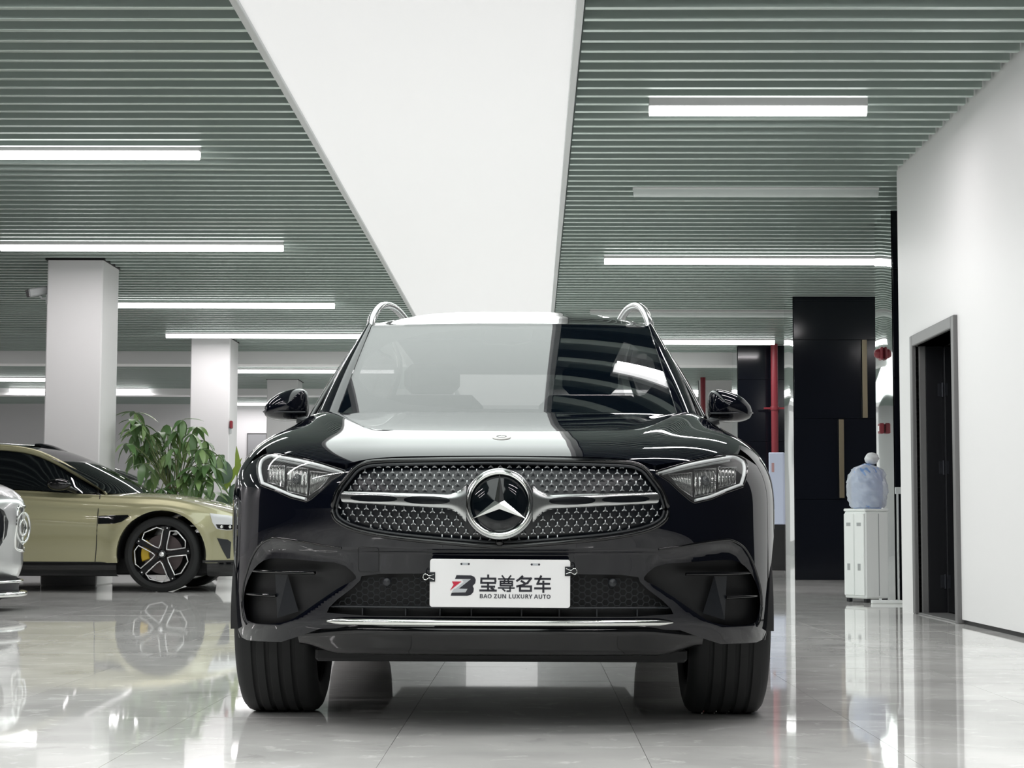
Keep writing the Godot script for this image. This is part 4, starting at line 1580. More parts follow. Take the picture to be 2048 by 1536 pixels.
func build_plate() -> void:
	var k := 0.0002632
	var p := thing("license_plate", "white showroom plate with black lettering clipped to the front bumper", "plate", Vector3(CAR_X + 0.002, 0.486, CAR_Z - 0.008))
	p.rotation.z = -0.004
	p.rotation.x = -0.02
	var body := rounded(loop([[-0.2215, -0.0755], [0.2215, -0.0755], [0.2215, 0.0755], [-0.2215, 0.0755]]), 0)
	var rc := PackedVector2Array()
	for c in [[0.2125, 0.0665, 0.0], [-0.2125, 0.0665, 90.0], [-0.2125, -0.0665, 180.0], [0.2125, -0.0665, 270.0]]:
		for q in 6:
			var a := deg_to_rad(c[2] + q * 18.0)
			rc.append(Vector2(c[0] + cos(a) * 0.009, c[1] + sin(a) * 0.009))
	var board := MB.new()
	board.prism(rc, Vector3.ZERO, Vector3.RIGHT, Vector3.UP, Vector3(0, 0, -0.004), 0.0008)
	put("board", board, M.plate_white, p)
	var glyphs := [
		[[[860, 308], [860, 335]], [[778, 376], [780, 345], [945, 345], [947, 376]], [[778, 395], [942, 395]], [[788, 440], [932, 440]], [[860, 395], [860, 480]], [[902, 458], [922, 470]], [[768, 486], [952, 486]]],
		[[[1030, 312], [1048, 336]], [[1128, 312], [1110, 336]], [[988, 348], [1168, 348]], [[1008, 376], [1008, 428], [1150, 428], [1150, 376], [1008, 376]], [[1062, 350], [1050, 398]], [[1098, 350], [1108, 398]], [[1010, 402], [1150, 402]], [[988, 455], [1170, 455]], [[1124, 440], [1124, 492], [1090, 492]], [[1040, 470], [1060, 488]]],
		[[[1268, 316], [1232, 350], [1208, 366]], [[1246, 340], [1372, 340], [1332, 392], [1270, 420], [1210, 434]], [[1262, 372], [1296, 394]], [[1242, 434], [1242, 486], [1374, 486], [1374, 434], [1242, 434]]],
		[[[1426, 342], [1600, 342]], [[1492, 314], [1452, 402], [1590, 402]], [[1522, 376], [1522, 496]], [[1424, 456], [1602, 456]]]]
	for gi in 4:
		var b := MB.new()
		for st in glyphs[gi]:
			stroke(b, st, 25.0 if gi != 1 else 19.0, k, 1002.0, 400.0)
		put("character", b, M.ink, p)
	var tm := TextMesh.new()
	var sf := SystemFont.new()
	sf.font_names = PackedStringArray(["Droid Sans"])
	sf.font_weight = 700
	tm.font = sf
	tm.text = "BAO ZUN LUXURY AUTO"
	tm.font_size = 32
	tm.pixel_size = 0.0005
	tm.depth = 0.001
	var ab := tm.get_aabb()
	var t := put("lettering", tm, M.ink_grey, p)
	var wid := 0.2230
	var cap := 0.0128
	t.scale = Vector3(wid / ab.size.x, cap / ab.size.y, 1.0)
	t.position = Vector3((1185.0 - 1002.0) * k - (ab.position.x + ab.size.x / 2) * t.scale.x, (400.0 - 554.0) * k - (ab.position.y + ab.size.y / 2) * t.scale.y, 0.0004)
	# emblem: dark figure, silver bolt, red point
	var lg := part("logo", p)
	var shapes := [["logo_figure", [[480, 306], [655, 308], [695, 325], [712, 360], [706, 400], [676, 434], [690, 465], [684, 505], [656, 538], [610, 552], [412, 552], [424, 516], [588, 512], [614, 468], [512, 466], [560, 424], [652, 352], [462, 352]], "ink", 0.0007],
		["logo_bolt", [[548, 360], [648, 356], [508, 468], [608, 470], [584, 508], [424, 510], [452, 470], [470, 466], [566, 388]], "logo_silver", 0.0011],
		["logo_point", [[426, 382], [540, 382], [470, 436], [404, 490], [446, 420]], "logo_red", 0.0011]]
	for s in shapes:
		var b := MB.new()
		var pg := PackedVector2Array()
		for q in s[1]:
			pg.append(Vector2(q[0] - 1002.0, 400.0 - q[1]) * k)
		b.prism(pg, Vector3(0, 0, s[3]), Vector3.RIGHT, Vector3.UP, Vector3(0, 0, -0.0007))
		put(s[0], b, M[s[2]], lg)
	for sx in [582.0, 1425.0]:
		var b := MB.new()
		b.box(Vector3((sx - 52 - 1002) * k, (400 - 186) * k, -0.0002), Vector3((sx + 52 - 1002) * k, (400 - 158) * k, 0.0004))
		put("screw_slot", b, M.logo_silver, p)
		for e in [-1.0, 1.0]:
			var b2 := MB.new()
			b2.lathe([Vector2(0.0, 0.0009), Vector2(0.003, 0.0008), Vector2(0.0036, 0.0)], 12, Vector3((sx + e * 44 - 1002) * k, (400 - 172) * k, 0), Vector3(0, 0, 1))
			put("slot_end", b2, M.ink, p)
	clip(-1.0, Vector3(-0.2125, 0.0195, 0), "black binder clip on the plate's left edge")
	clip(1.0, Vector3(0.2125, 0.0385, 0), "black binder clip on the plate's right edge")

func clip(sx: float, at: Vector3, label: String) -> void:
	var c := thing("binder_clip", label, "clip", Vector3(CAR_X + 0.002, 0.486, CAR_Z - 0.008) + at, 0.0, "binder clips on the plate")
	var b := MB.new()
	for zz in [0.0012, -0.0062]:
		b.box(Vector3(minf(-0.008 * sx, 0.0095 * sx), -0.0148, zz), Vector3(maxf(-0.008 * sx, 0.0095 * sx), 0.0148, zz + 0.0012), 0.0004)
	b.box(Vector3(minf(0.0093 * sx, 0.0107 * sx), -0.0148, -0.0062), Vector3(maxf(0.0093 * sx, 0.0107 * sx), 0.0148, 0.0024), 0.0004)
	put("clamp", b, M.satin_black, c)
	for zz in [0.0034, -0.0075]:
		var pth := []
		for q in [[-0.004, 0.0085], [0.006, 0.004], [0.013, 0.0035], [0.019, 0.0085], [0.026, 0.0085], [0.0295, 0.004], [0.0295, -0.004], [0.026, -0.0085], [0.019, -0.0085], [0.013, -0.0035], [0.006, -0.004], [-0.004, -0.0085]]:
			pth.append(Vector3(q[0] * sx, q[1], zz))
		var w := MB.new()
		w.tube(curve(pth, 3), 0.0013, 6)
		put("wire_handle", w, M.chrome, c)

# ---------------------------------------------------------------- the other cars
var sh_sp := Sp.new([-4.15, -3.7, -2.8, -1.6, -0.51, -0.084, 0.143, 0.371, 0.697, 0.86, 0.95], [0.93, 1.0, 1.02, 1.0, 0.945, 0.93, 0.905, 0.855, 0.765, 0.68, 0.58])
var rl_sp := Sp.new([-3.75, -3.4, -3.0, -2.2, -1.6, -1.37, -1.142, -0.915, -0.687, -0.598, -0.5], [1.06, 1.22, 1.35, 1.455, 1.43, 1.395, 1.305, 1.18, 1.04, 0.985, 0.94])

func cp_w(x: float) -> float:
	var f := clampf((x + 0.15) / 1.10, 0.0, 0.9999)
	var r := clampf((-x - 3.6) / 0.56, 0.0, 0.9999)
	return 0.955 * pow(1.0 - pow(f, 3.2), 0.5) * pow(1.0 - pow(r, 3.0), 0.45)

func cp_side(p: Vector2, sx: float) -> Vector3:
	var x := p.x
	var y := lerpf(0.285, sh_sp.at(x), p.y)
	var bul := 0.93 + 0.07 * sin(PI * (0.12 + 0.80 * p.y)) - 0.05 * smoothstep(0.86, 1.0, p.y)
	var fl := 0.018 * exp(-pow((Vector2(x, y - 0.365).length() - 0.47) / 0.07, 2.0)) + 0.018 * exp(-pow((Vector2(x + 3.0, y - 0.365).length() - 0.47) / 0.07, 2.0))
	var fold := -0.012 * smoothstep(0.10, 0.0, absf(p.y - 0.72)) * smoothstep(-3.6, -2.6, x) * smoothstep(0.4, 0.0, x)
	return Vector3(x, y, sx * (cp_w(x) * bul + fl + fold))

func cp_pillar(b: float) -> Vector3:
	# the line of the windscreen pillar and roof edge, 0 at the foot
	var x := lerpf(-0.56, -1.55, b)
	return Vector3(x, rl_sp.at(x), lerpf(0.80, 0.63, pow(b, 0.7)))

func build_coupe(label: String, at: Vector3, turn: float, paint: Material, detail: bool) -> Node3D:
	var c := thing("parked_car", label, "car", at, turn)
	for sx in [1.0, -1.0]:
		var o := PackedVector2Array()
		for k in 40: o.append(Vector2(lerpf(-4.15, 0.949, k / 39.0), 0.0))
		for k in 8: o.append(Vector2(0.949, (k + 1) / 8.0))
		for k in 39: o.append(Vector2(lerpf(0.949, -4.15, (k + 1) / 39.0), 1.0))
		for k in 7: o.append(Vector2(-4.15, 1.0 - (k + 1) / 8.0))
		if Geometry2D.is_polygon_clockwise(o): o.reverse()
		var holes := []
		for wx in [0.0, -3.0]:
			var h := PackedVector2Array()
			for k in 44:
				var a := TAU * k / 44
				var x: float = wx + 0.435 * cos(a)
				var y := 0.365 + 0.435 * sin(a)
				h.append(Vector2(x, (y - 0.285) / (sh_sp.at(x) - 0.285)))
			if Geometry2D.is_polygon_clockwise(h): h.reverse()
			holes.append(h)
		var bs := MB.new()
		var sm := cp_side.bind(sx)
		bs.patch(sm, o, holes, Vector2(0.05, 0.06), sx)
		for wx in [0.0, -3.0]:
			var arc := PackedVector2Array()
			for k in 33:
				var a := lerpf(-0.16, PI + 0.16, k / 32.0)
				var x: float = wx + 0.435 * cos(a)
				arc.append(Vector2(x, (0.365 + 0.435 * sin(a) - 0.285) / (sh_sp.at(x) - 0.285)))
			bs.lip(sm, arc, Vector3(0, 0, -0.06 * sx), true, false)
		put("body_side", bs, paint, c)
		# sill
		for seg in [[-4.05, -3.44], [-2.56, -0.44], [0.44, 0.93]]:
			var sl := MB.new()
			var rows := []
			for k in 15:
				var x := lerpf(seg[0], seg[1], k / 14.0)
				var w := cp_w(x) * 0.955
				rows.append([Vector3(x, 0.30, sx * w), Vector3(x, 0.285, sx * (w + 0.008)), Vector3(x, 0.22, sx * (w + 0.004)), Vector3(x, 0.165, sx * (w - 0.03)), Vector3(x, 0.15, sx * (w - 0.12))])
			sl.grid(rows, false, false, 1.0)
			sl.orient(Vector3(0, 0, sx))
			put("sill", sl, M.gloss_black, c)
		# side windows
		var gl := PackedVector2Array()
		for k in 18:
			var x := lerpf(-0.66, -3.45, k / 17.0)
			gl.append(Vector2(x, rl_sp.at(x) - 0.045))
		for k in 12:
			gl.append(Vector2(lerpf(-3.45, -0.72, k / 11.0), sh_sp.at(lerpf(-3.45, -0.72, k / 11.0)) + 0.008))
		if Geometry2D.is_polygon_clockwise(gl): gl.reverse()
		var wm := func(p: Vector2) -> Vector3:
			var y0 := sh_sp.at(p.x)
			var f := clampf((p.y - y0) / maxf(0.05, rl_sp.at(p.x) - y0), 0.0, 1.0)
			return Vector3(p.x, p.y, sx * (lerpf(0.885, 0.63, pow(f, 1.15)) - 0.12 * smoothstep(-2.6, -3.7, p.x)))
		var sw := MB.new()
		sw.patch(wm, gl, [], Vector2(0.12, 0.07), sx)
		put("side_window", sw, M.car_window, c)
		# frame above the windows
		var tp := []
		var rad := []
		for k in 40:
			var x := lerpf(-0.57, -3.7, k / 39.0)
			tp.append(wm.call(Vector2(x, rl_sp.at(x) - 0.012)))
			rad.append(lerpf(0.010, 0.026, smoothstep(0.0, 0.12, k / 39.0)))
		var rt := MB.new()
		rt.tube(tp, 0.026, 8, false, Vector2(1, 1.3), Vector3.UP, rad)
		put("roof_frame", rt, paint, c)
		# mirror
		var mr := part("side_mirror", c)
		var mo := loop([[-0.20, 0.0], [-0.17, 0.045], [-0.06, 0.055], [0.02, 0.03], [0.045, -0.01], [0.02, -0.05], [-0.06, -0.07], [-0.16, -0.055]])
		var md := dome(rounded(mo, 2), Vector2(-0.07, 0), Vector3.ZERO, 0.07, 2.2, 6)
		var mm := put("mirror_shell", md, M.gloss_black, mr)
		mm.position = Vector3(-0.92, 1.055, sx * 1.02)
		if sx < 0: mm.rotation.y = PI; mm.position.x -= 0.1
		var ma := MB.new()
		ma.tube([Vector3(-0.86, 0.985, sx * 0.90), Vector3(-0.92, 1.02, sx * 1.01)], 0.025, 8)
		put("mirror_arm", ma, M.gloss_black, mr)
	# hood and rear deck
	for seg in [[-0.62, 0.949, "hood"], [-4.15, -3.55, "rear_deck"]]:
		var rows := []
		for k in 25:
			var x := lerpf(seg[0], seg[1], k / 24.0)
			var row := []
			for j in 17:
				var a := -1.0 + j / 8.0
				var w := cp_side(Vector2(x, 1.0), 1.0).z
				row.append(Vector3(x, sh_sp.at(x) + 0.045 * (1.0 - pow(absf(a), 3.0)), a * w))
			rows.append(row)
		var hb := MB.new()
		hb.grid(rows, false, false, -1.0)
		put(seg[2], hb, paint, c)
	# windscreen, roof, rear window
	var wrows := []
	for k in 13:
		var b := k / 12.0
		var row := []
		for j in 17:
			var a := -1.0 + j / 8.0
			var p := cp_pillar(b)
			row.append(Vector3(p.x + lerpf(0.34, 0.10, b) * (1 - a * a), p.y + lerpf(-0.005, 0.035, b) * (1 - a * a), p.z * a))
		wrows.append(row)
	var wsb := MB.new()
	wsb.grid(wrows, false, false, 1.0)
	put("windscreen", wsb, M.car_window, c)
	var rrows := []
	for k in 17:
		var x := lerpf(-1.53, -2.75, k / 16.0)
		var row := []
		for j in 17:
			var a := -1.0 + j / 8.0
			row.append(Vector3(x + 0.10 * (1 - a * a) * (1.0 - k / 16.0), rl_sp.at(x) + 0.045 * (1 - a * a), 0.635 * a))
		rrows.append(row)
	var rfb := MB.new()
	rfb.grid(rrows, false, false, 1.0)
	put("roof", rfb, M.roof_gloss, c)
	var brows := []
	for k in 13:
		var x := lerpf(-2.75, -3.72, k / 12.0)
		var row := []
		for j in 17:
			var a := -1.0 + j / 8.0
			row.append(Vector3(x, rl_sp.at(x) + 0.045 * (1 - a * a), lerpf(0.635, 0.66, k / 12.0) * a))
		brows.append(row)
	var rwb := MB.new()
	rwb.grid(brows, false, false, 1.0)
	put("rear_window", rwb, M.car_window, c)
	put("floor_pan", bx(Vector3(-3.9, 0.16, -0.62), Vector3(0.75, 0.55, 0.62), 0.02), M.black_matt, c)
	put("cabin_tub", bx(Vector3(-3.7, 0.3, -0.80), Vector3(-0.5, 0.93, 0.80), 0.02), M.black_matt, c)
	for wx in [0.0, -3.0]:
		for sx in [1.0, -1.0]:
			coupe_wheel(c, Vector3(wx, 0.37, 0.795 * sx), sx, detail)
	if not detail:
		return c
	# details of the near side
	var vent := MB.new()
	var vm := func(p: Vector2) -> Vector3:
		var y0 := sh_sp.at(p.x)
		return cp_side(Vector2(p.x, (p.y - 0.285) / (y0 - 0.285)), 1.0) + Vector3(0, 0, 0.003)
	vent.patch(vm, loop([[-0.62, 0.745], [-0.33, 0.755], [-0.315, 0.74], [-0.38, 0.69], [-0.45, 0.670], [-0.62, 0.665]]), [], Vector2(0.05, 0.04), 1.0)
	put("fender_vent", vent, M.gloss_black, c)
	var seam := MB.new()
	var sp := []
	for q in [[-0.66, 0.965], [-0.628, 0.95], [-0.625, 0.80], [-0.628, 0.60], [-0.635, 0.42], [-0.65, 0.29]]:
		sp.append(vm.call(Vector2(q[0], q[1])))
	seam.tube(curve(sp, 4), 0.004, 5)
	put("door_seam", seam, M.black_matt, c)
	var hl := part("headlight", c)
	var hp := loop([[0.46, 0.775], [0.62, 0.755], [0.80, 0.72], [0.88, 0.66], [0.80, 0.62], [0.62, 0.605], [0.53, 0.62], [0.49, 0.68]])
	var hb2 := MB.new()
	hb2.patch(vm, hp, [], Vector2(0.04, 0.03), 1.0)
	put("lamp_cover", hb2, M.lamp_white, hl)
	var hb3 := MB.new()
	hb3.patch(func(p: Vector2) -> Vector3: return vm.call(p) + Vector3(0, 0, 0.003), loop([[0.52, 0.665], [0.70, 0.66], [0.84, 0.65], [0.80, 0.625], [0.62, 0.612], [0.54, 0.625]]), [], Vector2(0.04, 0.03), 1.0)
	put("lamp_mask", hb3, M.gloss_black, hl)
	for xx in [0.57, 0.645]:
		var pl := MB.new()
		pl.lathe([Vector2(0.0, 0.008), Vector2(0.012, 0.006), Vector2(0.016, 0.0)], 14, vm.call(Vector2(xx, 0.64)) + Vector3(0, 0, 0.002), Vector3(0.3, 0, 1).normalized())
		put("lamp_eye", pl, M.chrome, hl)
	var fv := MB.new()
	fv.patch(vm, loop([[0.535, 0.53], [0.63, 0.515], [0.66, 0.49], [0.65, 0.33], [0.625, 0.325], [0.585, 0.41]]), [], Vector2(0.03, 0.03), 1.0)
	put("bumper_vent", fv, M.satin_black, c)
	var fb := MB.new()
	fb.patch(vm, loop([[0.40, 0.288], [0.93, 0.288], [0.93, 0.312], [0.40, 0.312]]), [], Vector2(0.05, 0.03), 1.0)
	put("bumper_lip", fb, M.gloss_black, c)
	# sensor pod on the roof
	var pod := MB.new()
	var pr := []
	for k in 9:
		var f := k / 8.0
		var row := []
		for j in 9:
			var a := -1.0 + j / 4.0
			row.append(Vector3(lerpf(-1.50, -1.20, f), 1.455 + 0.055 * sin(PI * minf(f * 0.62 + 0.25, 1.0)) * (1 - pow(absf(a), 4.0)) - 0.06 * f, 0.13 * a))
		pr.append(row)
	pod.grid(pr, false, false, -1.0)
	pod.orient(Vector3(0,1,0))
	put("roof_sensor", pod, M.gloss_black, c)
	return c

func coupe_wheel(c: Node3D, at: Vector3, sx: float, detail: bool) -> void:
	var w := part("wheel", c)
	w.position = at
	var tb := MB.new()
	tb.lathe(tire_profile(0.372, 0.13, 0.288), 56, Vector3.ZERO, Vector3(0, 0, sx))
	put("tire", tb, M.rubber, w)
	var well := MB.new()
	var rows := []
	for k in 19:
		var a := lerpf(-0.1, PI + 0.1, k / 18.0)
		rows.append([Vector3(0.43 * cos(a), 0.43 * sin(a), -0.2 * sx), Vector3(0.43 * cos(a), 0.43 * sin(a), 0.12 * sx)])
	well.grid(rows, false, false, -sx)
	put("wheel_liner", well, M.black_matt, w)
	var rim := MB.new()
	rim.lathe([Vector2(0.289, -0.11), Vector2(0.28, -0.10), Vector2(0.272, 0.07), Vector2(0.283, 0.108), Vector2(0.290, 0.116)], 48, Vector3.ZERO, Vector3(0, 0, sx))
	put("rim", rim, M.rim_black, w)
	rim = MB.new()
	rim.lathe([Vector2(0.0, 0.10), Vector2(0.035, 0.10), Vector2(0.05, 0.085), Vector2(0.05, 0.0)], 24, Vector3.ZERO, Vector3(0, 0, sx))
	put("hub", rim, M.rim_black, w)
	if not detail or sx < 0:
		return
	var disc := MB.new()
	disc.lathe([Vector2(0.0, 0.0), Vector2(0.195, 0.0), Vector2(0.198, -0.004), Vector2(0.198, -0.028)], 40, Vector3(0, 0, 0.02), Vector3(0, 0, 1))
	put("brake_disc", disc, M.brake_dark, w)
	var cal := MB.new()
	var poly := PackedVector2Array()
	for k in 9: poly.append(Vector2.from_angle(lerpf(deg_to_rad(140), deg_to_rad(200), k / 8.0)) * 0.215)
	for k in 9: poly.append(Vector2.from_angle(lerpf(deg_to_rad(200), deg_to_rad(140), k / 8.0)) * 0.135)
	if Geometry2D.is_polygon_clockwise(poly): poly.reverse()
	cal.prism(poly, Vector3(0, 0, 0.055), Vector3.RIGHT, Vector3.UP, Vector3(0, 0, -0.05), 0.008)
	put("brake_caliper", cal, M.caliper, w)
	for k in 5:
		var ac := deg_to_rad(115.0 - 72.0 * k)
		var out := PackedVector2Array()
		for q in [[0.272, 14.0], [0.268, -14.0], [0.243, -27.5], [0.10, -17.0], [0.068, 0.0], [0.10, 17.0], [0.243, 27.5]]:
			out.append(Vector2.from_angle(ac + deg_to_rad(q[1])) * q[0])
		var pth := []
		for q in out:
			pth.append(Vector3(q.x, q.y, 0.112 if q.length() > 0.15 else 0.104))
		var lb := MB.new()
		lb.tube(pth, 0.0075, 6, true, Vector2(1, 1), Vector3(0, 0, 1))
		put("spoke_loop", lb, M.rim_silver, w)
		var as2 := ac + deg_to_rad(36)
		var d := Vector2.from_angle(as2)
		var n := Vector2(-d.y, d.x)
		var sp := MB.new()
		sp.prism(PackedVector2Array([d * 0.04 - n * 0.012, d * 0.28 - n * 0.03, d * 0.28 + n * 0.03, d * 0.04 + n * 0.012]), Vector3(0, 0, 0.103), Vector3.RIGHT, Vector3.UP, Vector3(0, 0, -0.03), 0.004)
		put("spoke", sp, M.rim_black, w)
		var dot := MB.new()
		var p := d * 0.262
		dot.lathe([Vector2(0.0, 0.004), Vector2(0.007, 0.003), Vector2(0.0085, 0.0)], 10, Vector3(p.x, p.y, 0.104), Vector3(0, 0, 1))
		put("spoke_stud", dot, M.rim_silver, w)
	var cap := MB.new()
	cap.lathe([Vector2(0.0, 0.006), Vector2(0.018, 0.005), Vector2(0.024, 0.0)], 20, Vector3(0, 0, 0.102), Vector3(0, 0, 1))
	put("hub_cap", cap, M.rim_silver, w)

func build_other_cars() -> void:
	build_coupe("olive green coupe seen from the side behind the black car", Vector3(-3.656, 0, -18.62), deg_to_rad(0.0), M.olive, true)
	build_coupe("dark car half hidden behind the potted tree", Vector3(-4.45, 0, -24.2), deg_to_rad(3.0), M.paint, false)
	# silver car at the left edge
	var c := thing("silver_car", "silver car nose cut off by the left edge of the picture", "car", Vector3(-4.19, 0, -13.2), deg_to_rad(55.0))
	var outer := [[0.0, 0.885], [0.35, 0.882], [0.60, 0.872], [0.75, 0.865], [0.84, 0.85], [0.885, 0.82], [0.905, 0.74], [0.905, 0.60], [0.90, 0.45], [0.88, 0.30], [0.84, 0.22], [0.0, 0.22]]
	var hole := [[0.56, 0.775], [0.60, 0.80], [0.80, 0.80], [0.865, 0.785], [0.878, 0.75], [0.878, 0.52], [0.86, 0.475], [0.80, 0.455], [0.62, 0.46], [0.56, 0.49]]
	var fb := MB.new()
	var holes := []
	for sx in [-1.0, 1.0]:
		holes.append(on_front(dense(rounded(loop(hole, sx), 1), 0.02)))
	var gr := on_front(dense(rounded(loop([[-0.45, 0.42], [0.45, 0.42], [0.45, 0.84], [-0.45, 0.84]]), 2), 0.03))
	fb.patch(front_map, on_front(dense(both(outer), 0.02)), holes + [gr], Vector2(0.03, 0.02), 1.0)
	for h in holes + [gr]:
		fb.lip(front_map, h, Vector3(0, 0, -0.05), true)
	put("front_bumper", fb, M.silver_paint, c)
	var gb := MB.new()
	gb.patch(off_map.bind(0.04), gr, [], Vector2(0.1, 0.06), 1.0)
	put("grille_backing", gb, M.grille_dark, c)
	for k in 15:
		var u := -0.42 + 0.06 * k
		var vb := MB.new()
		vb.tube([skin(u, 0.43, -0.015), skin(u, 0.62, -0.01), skin(u, 0.83, -0.015)], 0.006, 6)
		put("grille_vane", vb, M.chrome, c)
	for sx in [-1.0, 1.0]:
		var h := part("headlight", c)
		var lp := on_front(dense(rounded(loop(hole, sx), 1), 0.02))
		var lb := MB.new()
		lb.patch(off_map.bind(0.06), lp, [], Vector2(0.06, 0.04), 1.0)
		put("lamp_housing", lb, M.lamp_silver, h)
		var cv := MB.new()
		cv.patch(off_map.bind(0.002), lp, [], Vector2(0.05, 0.03), 1.0)
		put("lens", cv, M.lens, h)
		var rg := MB.new()
		var pth := []
		for q in dense(rounded(loop(hole, sx), 1), 0.03):
			pth.append(skin(q.x, q.y, 0.0))
		rg.tube(pth, 0.011, 8, true)
		put("lamp_bezel", rg, M.chrome, h)
		for rr in [0.115, 0.06]:
			var cr := MB.new()
			var cp := []
			for k in 28:
				var a := TAU * k / 28
				cp.append(Vector3((0.745 + rr * 0.62 * cos(a)) * sx, 0.635 + rr * sin(a), -depth_at(0.745, 0.63) - 0.02 - 0.10 * rr * cos(a)))
			cr.tube(cp, 0.010, 8, true, Vector2.ONE, Vector3(0, 0, 1))
			put("lamp_ring", cr, M.chrome, h)
		var ey := MB.new()
		ey.lathe([Vector2(0, 0.02), Vector2(0.03, 0.012), Vector2(0.045, 0.0)], 18, Vector3(0.745 * sx, 0.635, -depth_at(0.745, 0.635) - 0.04), Vector3(0.3 * sx, 0, 1).normalized())
		put("lamp_eye", ey, M.lens_solid, h)
		for q in [[0.395, 0.33], [0.315, 0.25]]:
			for d in [0.80, 0.845]:
				var vb := MB.new()
				var lo := skin((d - 0.016) * sx, q[1], 0.003)
				var hi := skin((d + 0.016) * sx, q[1], 0.003)
				vb.fquad(Vector3(lo.x, q[1], lo.z), Vector3(hi.x, q[1], hi.z), Vector3(hi.x, q[0], hi.z), Vector3(lo.x, q[0], lo.z), Vector3(0, 0, 1))
				put("bumper_vent", vb, M.black_matt, c)
		for yy in [0.225, 0.13]:
			var sb := MB.new()
			var sp := []
			for k in 12:
				var u := lerpf(0.3, 0.90, k / 11.0)
				sp.append(Vector3(u * sx, yy, -depth_at(minf(u, 0.9), 0.45) + (0.03 if yy < 0.2 else -0.01)))
			sb.tube(sp, 0.012 if yy > 0.2 else 0.02, 8)
			put("lower_trim", sb, M.chrome, c)
		var ls := MB.new()
		var lrows := []
		for k in 12:
			var u := lerpf(0.0, 0.9, k / 11.0)
			var zz := -depth_at(u, 0.45) - 0.03
			lrows.append([Vector3(u * sx, 0.24, zz), Vector3(u * sx, 0.17, zz - 0.02), Vector3(u * sx, 0.10, zz), Vector3(u * sx, 0.09, zz - 0.3)])
		ls.grid(lrows, false, false, sx)
		ls.orient(Vector3(0,0,1))
		put("lower_lip", ls, M.satin_black, c)
		var fmap := func(p: Vector2) -> Vector3: return side_map(p) * Vector3(sx, 1, 1)
		var pts := PackedVector2Array()
		for k in 31: pts.append(Vector2(lerpf(0.40, 4.55, k / 30.0), 0.0))
		for k in 9: pts.append(Vector2(4.55, lerpf(0.0, 1.95, (k + 1) / 9.0)))
		for k in 30: pts.append(Vector2(lerpf(4.55, 0.40, (k + 1) / 30.0), 1.95))
		for k in 8: pts.append(Vector2(0.40, lerpf(1.95, 0.0, (k + 1) / 9.0)))
		if Geometry2D.is_polygon_clockwise(pts): pts.reverse()
		var hs := []
		for ws in [0.862, 3.75]:
			var circ := PackedVector2Array()
			for k in 32:
				var an := TAU * k / 32
				var yy := 0.355 + 0.395 * sin(an)
				circ.append(Vector2(ws + 0.395 * cos(an), 1.0 + (0.72 - yy) / 0.46 if yy < 0.72 else 1.0 - (yy - 0.72) * 2.0))
			if Geometry2D.is_polygon_clockwise(circ): circ.reverse()
			hs.append(circ)
		var sb2 := MB.new()
		sb2.patch(fmap, pts, hs, Vector2(0.08, 0.1), -sx)
		put("body_side", sb2, M.silver_paint, c)
	var hd := MB.new()
	var hrows := []
	for k in 21:
		var s := lerpf(0.095, 1.36, k / 20.0)
		var row := []
		var lim := minf(plan_w(s) * 0.93, uh_sp.at(s) + 0.01)
		for j in 25:
			var u := lim * (-1.0 + j / 12.0)
			row.append(Vector3(u, hood_y(u, s), -s))
		hrows.append(row)
	hd.grid(hrows, false, false, 1.0)
	hd.orient(Vector3(0,1,0))
	put("hood", hd, M.silver_paint, c)
	var cab := MB.new()
	var crow := []
	for q in [[1.25, 1.10, 0.70], [1.7, 1.36, 0.66], [2.15, 1.54, 0.61], [2.8, 1.60, 0.60], [3.6, 1.56, 0.60], [4.3, 1.30, 0.62], [4.6, 1.05, 0.70]]:
		var row := []
		for j in 13:
			var a := -1.0 + j / 6.0
			row.append(Vector3(a * q[2], q[1] - 0.04 * a * a, -q[0] - 0.1 * a * a))
		crow.append(row)
	cab.grid(crow, false, false, 1.0)
	cab.orient(Vector3(0,1,0))
	put("cabin_top", cab, M.car_window, c)
	put("inner_structure", bx(Vector3(-0.62, 0.2, -4.4), Vector3(0.62, 0.84, -0.35)), M.black_matt, c)
	put("cabin_tub", bx(Vector3(-0.80, 0.3, -3.3), Vector3(0.80, 1.05, -1.35)), M.black_matt, c)
	for s in [0.862, 3.75]:
		for sx in [-1.0, 1.0]:
			var tb := MB.new()
			tb.lathe(tire_profile(0.362, 0.13, 0.26), 40, Vector3.ZERO, Vector3.RIGHT * sx)
			put("tire", tb, M.rubber, c, Vector3(0.786 * sx, 0.362, -s))

# ---------------------------------------------------------------- plants and small things
func leaf_mesh(l: float, w: float, droop: float) -> ArrayMesh:
	var b := MB.new()
	var rows := []
	for i in 6:
		var f := i / 5.0
		var hw := w * pow(sin(PI * pow(f, 0.8) * 0.98 + 0.02), 0.9)
		var y := -droop * f * f * l
		rows.append([Vector3(-hw, y + hw * 0.22, f * l), Vector3(0, y, f * l), Vector3(hw, y + hw * 0.22, f * l)])
	b.grid(rows, false, false, -1.0)
	b.orient(Vector3(0,1,0))
	return b.mesh()

